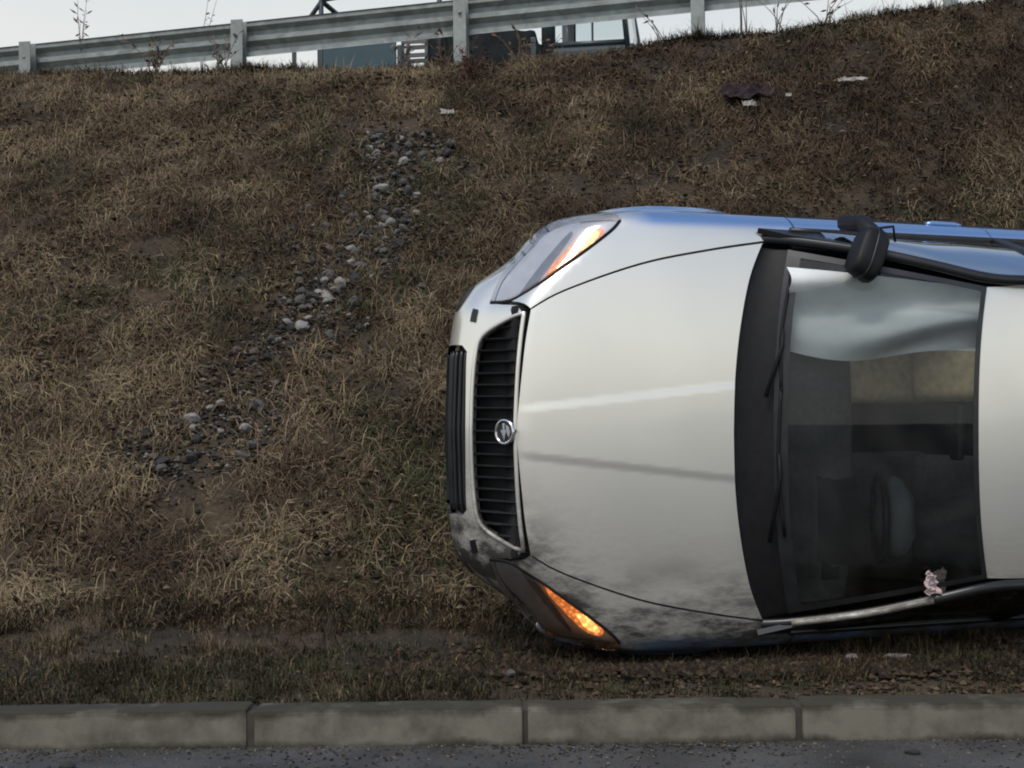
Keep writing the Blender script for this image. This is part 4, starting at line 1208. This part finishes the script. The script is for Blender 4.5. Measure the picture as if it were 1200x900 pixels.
new_obj('rear_bumper', box_mesh('rear_bumper', (-4.47, -0.80, 0.20), (-4.30, 0.80, 0.56), 0.05, 3, True), M['paint'], car)
for s in (1, -1):
    new_obj('tail_lamp', box_mesh('tail_lamp', (-4.40, s * 0.70 - 0.09, 0.62), (-4.28, s * 0.70 + 0.09, 0.96), 0.03, 3, True), M['red'], car)
# loose mirror hanging in front of the windscreen edge
bm = bmesh.new()
bmesh.ops.create_icosphere(bm, subdivisions=3, radius=1.0)
for v in bm.verts:
    c = v.co.copy()
    q4 = lambda t: math.copysign(abs(t) ** 0.62, t)
    v.co = Vector((q4(c.x) * 0.07 * (1 + 0.2 * c.y), q4(c.y) * 0.112, q4(c.z) * 0.06))
    v.co.x = max(v.co.x, -0.045)
    v.co += noise.noise_vector(c * 1.7) * 0.008
mr_ = new_obj('door_mirror', mesh_bm('door_mirror', bm, True), M['black_plastic'], car)
mr_.location = (-1.475, -0.705, 1.19); mr_.rotation_euler = (R(8), 0, R(-24))
tag(mr_, 'broken black door mirror hanging loose over the windscreen edge')
new_obj('mirror_glass', mesh_pd('mirror_glass', [(-0.047, -0.075, -0.035), (-0.047, 0.075, -0.035), (-0.047, 0.075, 0.035), (-0.047, -0.075, 0.035)], [(0, 3, 2, 1)]), M['chrome'], mr_)
new_obj('housing_seam', tube_mesh('housing_seam', [(0.012 + 0.0 * a, 0.109 * math.copysign(abs(math.cos(a)) ** 0.62, math.cos(a)), 0.0585 * math.copysign(abs(math.sin(a)) ** 0.62, math.sin(a))) for a in np.linspace(0, 2 * math.pi, 40, endpoint=False)], 0.0035, 5, True), M['satin_black'], mr_)
new_obj('mirror_arm', tube_mesh('mirror_arm', [(0.055, -0.155, -0.16), (0.03, -0.14, -0.06), (0.0, -0.085, 0.0), (0.0, 0.0, 0.0)], [0.032, 0.036, 0.042, 0.03], 8), M['black_plastic'], mr_)
for k in range(1):
    new_obj('torn_cable', tube_mesh('torn_cable', [(0.02, -0.1, 0.02), (-0.05 - k * 0.02, -0.14 + k * .02, 0.04), (-0.085 - k * .01, -0.09 + k * .03, 0.03)], 0.006, 5), M['black_plastic'], mr_)

# ---- interior
dash = new_obj('dashboard', patch_mesh('dashboard', lambda u, v: Vector((-1.275 - 0.315 * v - 0.06 * math.sin(math.pi * u) * (v - .3), (u * 2 - 1) * (0.70 - 0.02 * v), 0.925 + 0.02 * math.sin(math.pi * v) - (0.30 * max(0, v - 0.85) / 0.15) + 0.045 * math.exp(-((u - 0.76) / 0.13) ** 2) * smooth01((v - .35) / .3))), 31, 21), M['dash'], car)
new_obj('dash_face', box_mesh('dash_face', (-1.60, -0.72, 0.50), (-1.22, 0.72, 0.70), 0.05), M['dash'], dash)
for s in (-1, 1):
    new_obj('air_vent', box_mesh('air_vent', (-1.50, s * 0.55 - 0.06, 0.944), (-1.42, s * 0.55 + 0.06, 0.956), 0.004), M['black_plastic'], dash)
new_obj('instrument_hood', patch_mesh('instrument_hood', lambda u, v: Vector((-1.40 - 0.17 * v, 0.37 + (u * 2 - 1) * 0.19, 0.945 + 0.065 * math.sin(math.pi * u) ** 0.6 * smooth01(v / .4))), 15, 7), M['black_plastic'], dash)
sw = empty('steering_wheel', parent=car)
sw.location = (-1.74, 0.37, 0.90); sw.rotation_euler = (0, R(-62), 0)
new_obj('wheel_rim', tube_mesh('wheel_rim', [(0.185 * math.cos(a), 0.185 * math.sin(a), 0) for a in np.linspace(0, 2 * math.pi, 32, endpoint=False)], 0.016, 8, True), M['black_plastic'], sw)
for a in (90, -90, 180):
    new_obj('wheel_spoke', tube_mesh('wheel_spoke', [(0, 0, -0.02), (0.18 * math.cos(R(a)), 0.18 * math.sin(R(a)), 0)], 0.016, 6), M['black_plastic'], sw)
bm = bmesh.new(); bmesh.ops.create_uvsphere(bm, u_segments=24, v_segments=14, radius=1)
for v in bm.verts:
    c = v.co.copy(); v.co = Vector((c.x * 0.19, c.y * 0.17, c.z * 0.09)) + noise.noise_vector(c * 2.2) * 0.025
new_obj('driver_airbag', mesh_bm('driver_airbag', bm, True), M['airbag_dark'] if 'airbag_dark' in M else mat('limp_airbag', (0.10, 0.11, 0.108), 0.8, var=0.15, scale=8), sw).location = (0, 0, 0.06)
def seat(y, m, nm):
    st = empty(nm, parent=car)
    bm = bmesh.new(); box_bm(bm, (-0.27, -0.26, -0.07), (0.27, 0.26, 0.07), 0.055, 3)
    c = new_obj('seat_cushion', mesh_bm('seat_cushion', bm, True), m, st); c.location = (-2.05, y, 0.47); c.rotation_euler = (0, R(-8), 0)
    bm = bmesh.new(); box_bm(bm, (-0.065, -0.25, 0), (0.065, 0.25, 0.60), 0.055, 3)
    c = new_obj('seat_back', mesh_bm('seat_back', bm, True), m, st); c.location = (-2.22, y, 0.52); c.rotation_euler = (0, R(-20), 0)
    bm = bmesh.new(); box_bm(bm, (-0.045, -0.13, 0), (0.045, 0.13, 0.17), 0.04, 3)
    c = new_obj('headrest', mesh_bm('headrest', bm, True), m, st); c.location = (-2.44, y, 1.12); c.rotation_euler = (0, R(-14), 0)
seat(-0.37, M['beige'], 'passenger_seat')
seat(0.37, M['seat_dark'], 'driver_seat')
bm = bmesh.new(); box_bm(bm, (-3.3, -0.66, 0.40), (-2.85, 0.66, 0.58), 0.06, 3); box_bm(bm, (-3.42, -0.66, 0.52), (-3.28, 0.66, 1.08), 0.06, 3)
new_obj('rear_seat', mesh_bm('rear_seat', bm, True), M['seat_dark'], car)
new_obj('cabin_floor', box_mesh('cabin_floor', (-4.2, -0.78, 0.20), (-1.1, 0.78, 0.26)), M['under'], car)
# limp curtain airbag hanging from the upper roof rail
def curtain(u, v):
    x = -1.22 - 0.86 * u
    sag = 0.30 + 0.05 * math.sin(u * 5.0 + 0.5)
    y = -0.66 + 0.10 * u + v * sag
    z = 1.00 + 0.30 * min(1, u * 1.15) - 0.05 * v + 0.035 * math.sin(u * 7 + v * 6.5) * (0.3 + v) + 0.03 * math.sin(v * 10 + u * 3)
    return Vector((x, y, z))
cu = new_obj('curtain_airbag', patch_mesh('curtain_airbag', curtain, 40, 26), M['airbag'], car)
# inner mirror
im = new_obj('inner_mirror', box_mesh('inner_mirror', (-0.015, -0.11, -0.03), (0.015, 0.11, 0.03), 0.012, 2, True), M['black_plastic'], car)
im.location = (-1.80, 0.0, 1.32)
new_obj('mirror_stalk', tube_mesh('mirror_stalk', [(0.0, 0, 0.0), (0.03, 0, 0.05)], 0.01, 6), M['black_plastic'], im)
# firewall and engine bay floor so the gaps stay dark
new_obj('radiator', box_mesh('radiator', (-0.34, -0.50, 0.21), (-0.165, 0.50, 0.70), 0.02), M['under'], car)
new_obj('scuttle_panel', box_mesh('scuttle_panel', (-1.34, -0.79, 0.78), (-0.98, 0.79, 0.86), 0.02), M['under'], car)
new_obj('engine_bay', box_mesh('engine_bay', (-1.12, -0.60, 0.24), (-0.32, 0.60, 0.66), 0.05), M['under'], car)
new_obj('underbody', box_mesh('underbody', (-4.25, -0.74, 0.15), (-0.62, 0.74, 0.195), 0.02), M['under'], car)
# wheels
for wx in (WX, WX2):
    for s in (1, -1):
        wh = empty('wheel', parent=car); wh.location = (wx, s * 0.74, 0.29)
        new_obj('tyre', lathe_mesh('tyre', [(0.20, -0.095), (0.26, -0.105), (0.295, -0.095), (0.308, -0.07), (0.31, 0), (0.308, 0.07), (0.295, 0.095), (0.26, 0.105), (0.20, 0.095)], 40), M['rubber'], wh)
        new_obj('rim', lathe_mesh('rim', [(0.0, s * 0.05), (0.05, s * 0.055), (0.07, s * 0.04), (0.17, s * 0.05), (0.19, s * 0.08), (0.205, s * 0.09), (0.205, -s * 0.09)], 40), M['alloy'], wh)
# pale pink cloth squeezed out at the lower windscreen edge
pk = new_obj('pink_cloth', crumple('pink_cloth', 0.07, 0.045, 0.05, 9.0), M['pink'])
pk.matrix_world = car.matrix_world @ Matrix.Translation((-1.73, 0.59, 1.27)) @ Matrix.Rotation(R(-25), 4, 'Y')
pk.modifiers.new('thickness', 'SOLIDIFY').thickness = 0.006
tag(pk, 'crumpled pale pink cloth caught on the lower windscreen edge of the overturned car', 'cloth')

# ------------------------------------------------------------------ light truck on the upper road
tr_rot = math.atan2(-0.19, 1)
TX, TY = 0.38, 16.65 - 0.19 * 0.38
truck = empty('flatbed_truck', (TX, TY, float(ground_z(TX, 14.0)) + 0.05), tr_rot)
tag(truck, 'dark teal light truck with see-through cab windows standing behind the crash barrier', 'truck')
TW, BELT, CL = 1.6, 1.17, 0.95
bm = bmesh.new(); box_bm(bm, (0, 0, 0.45), (CL + 0.12, TW, BELT - 0.03), 0.06, 3)
new_obj('cab_body', mesh_bm('cab_body', bm), M['slate'], truck)
bm = bmesh.new(); box_bm(bm, (-0.02, 0.02, BELT + 0.80), (CL + 0.02, TW - 0.02, BELT + 0.90), 0.045, 3)
new_obj('cab_roof', mesh_bm('cab_roof', bm), M['slate'], truck)
for y in (0.03, TW - 0.03):
    for pts, rad in (([(0.07, y, BELT - 0.1), (0.07, y, BELT + 0.82)], 0.08), ([(CL + 0.02, y, BELT - 0.1), (CL - 0.02, y, BELT + 0.35), (CL - 0.10, y, BELT + 0.82)], 0.055), ([(0.37, y, BELT - 0.05), (0.37, y, BELT + 0.82)], 0.014)):
        new_obj('cab_pillar', tube_mesh('cab_pillar', pts, rad, 8, flat=0.6), M['slate'], truck)
    new_obj('window_sill', tube_mesh('window_sill', [(0.1, y, BELT - 0.01), (CL, y, BELT - 0.01)], 0.03, 8), M['slate'], truck)
    new_obj('side_window', mesh_pd('side_window', [(0.12, y, BELT), (CL - 0.02, y, BELT), (CL - 0.1, y, BELT + 0.8), (0.12, y, BELT + 0.8)], [(0, 1, 2, 3)]), M['far_glass'], truck)
new_obj('cab_windscreen', mesh_pd('cab_windscreen', [(CL + 0.04, 0.06, BELT), (CL + 0.04, TW - 0.06, BELT), (CL - 0.07, TW - 0.06, BELT + 0.8), (CL - 0.07, 0.06, BELT + 0.8)], [(0, 1, 2, 3)]), M['far_glass'], truck)
new_obj('front_bumper', box_mesh('front_bumper', (CL + 0.1, 0.02, 0.35), (CL + 0.22, TW - 0.02, 0.55), 0.03), M['black_plastic'], truck)
for y in (0.2, TW - 0.2):
    new_obj('headlight', box_mesh('headlight', (CL + 0.1, y - 0.1, 0.66), (CL + 0.15, y + 0.1, 0.82), 0.02), M['reflector'], truck)
new_obj('bed_floor', box_mesh('bed_floor', (-2.95, 0.0, 0.72), (-0.06, TW, 0.80), 0.01), M['black_plastic'], truck)
new_obj('chassis', box_mesh('chassis', (-2.9, 0.4, 0.5), (0.9, TW - 0.4, 0.718)), M['under'], truck)
new_obj('side_board', box_mesh('side_board', (-2.58, -0.03, 0.81), (-1.70, 0.0, 1.42), 0.008), M['teal'], truck)
new_obj('side_board', box_mesh('side_board', (-2.95, TW, 0.81), (-0.06, TW + 0.03, 1.15), 0.008), M['teal'], truck)
for x in (-2.93, -2.62, -1.66, -0.9, -0.1):
    new_obj('bed_stake', box_mesh('bed_stake', (x - 0.025, -0.035, 0.60), (x + 0.025, -0.004, 1.25), 0.004), M['slate'], truck)
for pts in ([(-2.95, 0.05, 1.40), (-2.60, 0.05, 1.85), (-1.2, 0.05, 2.0)], [(-2.62, 0.05, 0.8), (-2.62, 0.05, 1.84)], [(-2.95, TW - .05, 1.40), (-2.60, TW - .05, 1.85), (-1.2, TW - .05, 2.0)], [(-2.62, 0.05, 1.84), (-2.62, TW - .05, 1.84)], [(-1.2, 0.05, 0.8), (-1.2, 0.05, 2.0)]):
    new_obj('load_rack_bar', tube_mesh('load_rack_bar', pts, 0.03, 6), M['slate'], truck)
for x in (-2.3, 0.35):
    for y in (0.08, TW - 0.08):
        wl_ = empty('truck_wheel', (x, y, 0.31), parent=truck)
        new_obj('tyre', lathe_mesh('tyre', [(0.18, -0.09), (0.27, -0.1), (0.31, -0.07), (0.31, 0.07), (0.27, 0.1), (0.18, 0.09)], 28), M['rubber'], wl_)
        new_obj('rim', lathe_mesh('rim', [(0.0, -0.03), (0.12, -0.04), (0.18, -0.08), (0.185, 0.08), (0.0, 0.06)], 28), M['alloy'], wl_)
# load: a tarpaulin heap and a grey crate, things of their own on the bed
M['tarp'] = mat('dark_tarpaulin', (0.010, 0.013, 0.013), 0.8, var=0.4, scale=6, bump=0.3, spec=0.15)
bm = bmesh.new(); bmesh.ops.create_grid(bm, x_segments=28, y_segments=16, size=1.0)
for v in bm.verts:
    u, w = v.co.x, v.co.y
    e = (1 - max(abs(u), abs(w)) ** 6)
    hgt = (0.74 - 0.24 * max(0, u) - 0.10 * noise.noise(Vector((u * 2, w * 2, 3)))) * min(1, e * 4)
    v.co = Vector((u * 0.66 - 0.74, 0.80 + w * 0.70, 0.82 + hgt + 0.03 * noise.noise(Vector((u * 6, w * 6, 1))) * min(1, e * 4)))
tp = new_obj('tarpaulin_heap', mesh_bm('tarpaulin_heap', bm, True), M['tarp'])
tp.location = truck.location; tp.rotation_euler = (0, 0, tr_rot)
tag(tp, 'black tarpaulin heaped over the load right behind the truck cab', 'tarpaulin')
M['crate'] = mat('grey_plastic_crate', (0.11, 0.11, 0.105), 0.6, var=0.15, scale=10)
cr_ = empty('plastic_crate', truck.matrix_basis @ Vector((-1.52, 0.25, 0.81)), tr_rot)
tag(cr_, 'pale grey openwork crate on the truck bed next to the teal side board', 'crate')
for z in (0.0, 0.16, 0.32, 0.48):
    for lo, hi in (((-0.15, -0.15, z), (0.15, -0.13, z + 0.05)), ((-0.15, 0.13, z), (0.15, 0.15, z + 0.05))):
        new_obj('crate_slat', box_mesh('crate_slat', lo, hi, 0.004), M['crate'], cr_)
for x in (-0.14, 0.14):
    for y in (-0.12, 0.12):
        new_obj('crate_post', box_mesh('crate_post', (x - 0.02, y - 0.008, 0), (x + 0.02, y + 0.008, 0.54), 0.003), M['crate'], cr_)

# ------------------------------------------------------------------ broken pieces by the car
M['shard_pale'] = mat('pale_pink_plastic', (0.20, 0.165, 0.165), 0.6, var=0.3, scale=20)
def shard(name, x, y, w, d, h, seed, m, label, rz):
    bm = bmesh.new()
    rs2 = random.Random(seed)
    ring = [(math.cos(a) * w * rs2.uniform(0.6, 1.1), math.sin(a) * d * rs2.uniform(0.6, 1.1)) for a in np.linspace(0, 6.28, 7)[:-1]]
    lo_ = [bm.verts.new((a, b, 0.05 * w * rs2.uniform(-1, 1))) for a, b in ring]; hi_ = [bm.verts.new((a * .9, b * .9, h * rs2.uniform(0.5, 1))) for a, b in ring]
    bm.faces.new(lo_[::-1]); bm.faces.new(hi_)
    for i in range(6): bm.faces.new((lo_[i], lo_[(i + 1) % 6], hi_[(i + 1) % 6], hi_[i]))
    o = new_obj(name, mesh_bm(name, bm), m)
    o.location = (x, y, float(ground_z(x, y)) + 0.022); o.rotation_euler = (0.5, rs2.uniform(-.3, .3), rz)
    tag(o, label, 'debris')
shard('plastic_shard', 1.35, 5.90, 0.034, 0.03, 0.02, 1, M['shard_pale'], 'pale pinkish plastic shard on the soil under the lower windscreen pillar', 0.3)
shard('broken_trim', 1.53, 5.90, 0.06, 0.02, 0.015, 2, M['shard_pale'], 'long pale trim fragment on the soil under the lower side windows', -0.2)
shard('lamp_fragment', -0.02, 5.72, 0.03, 0.02, 0.012, 3, M['stone_grey'], 'grey plastic fragment on the verge in front of the muddy headlamp', 0.6)
shard('black_fragment', 0.42, 5.62, 0.04, 0.02, 0.015, 4, M['black_plastic'], 'small black plastic fragment lying between the car and the kerb', 1.0)
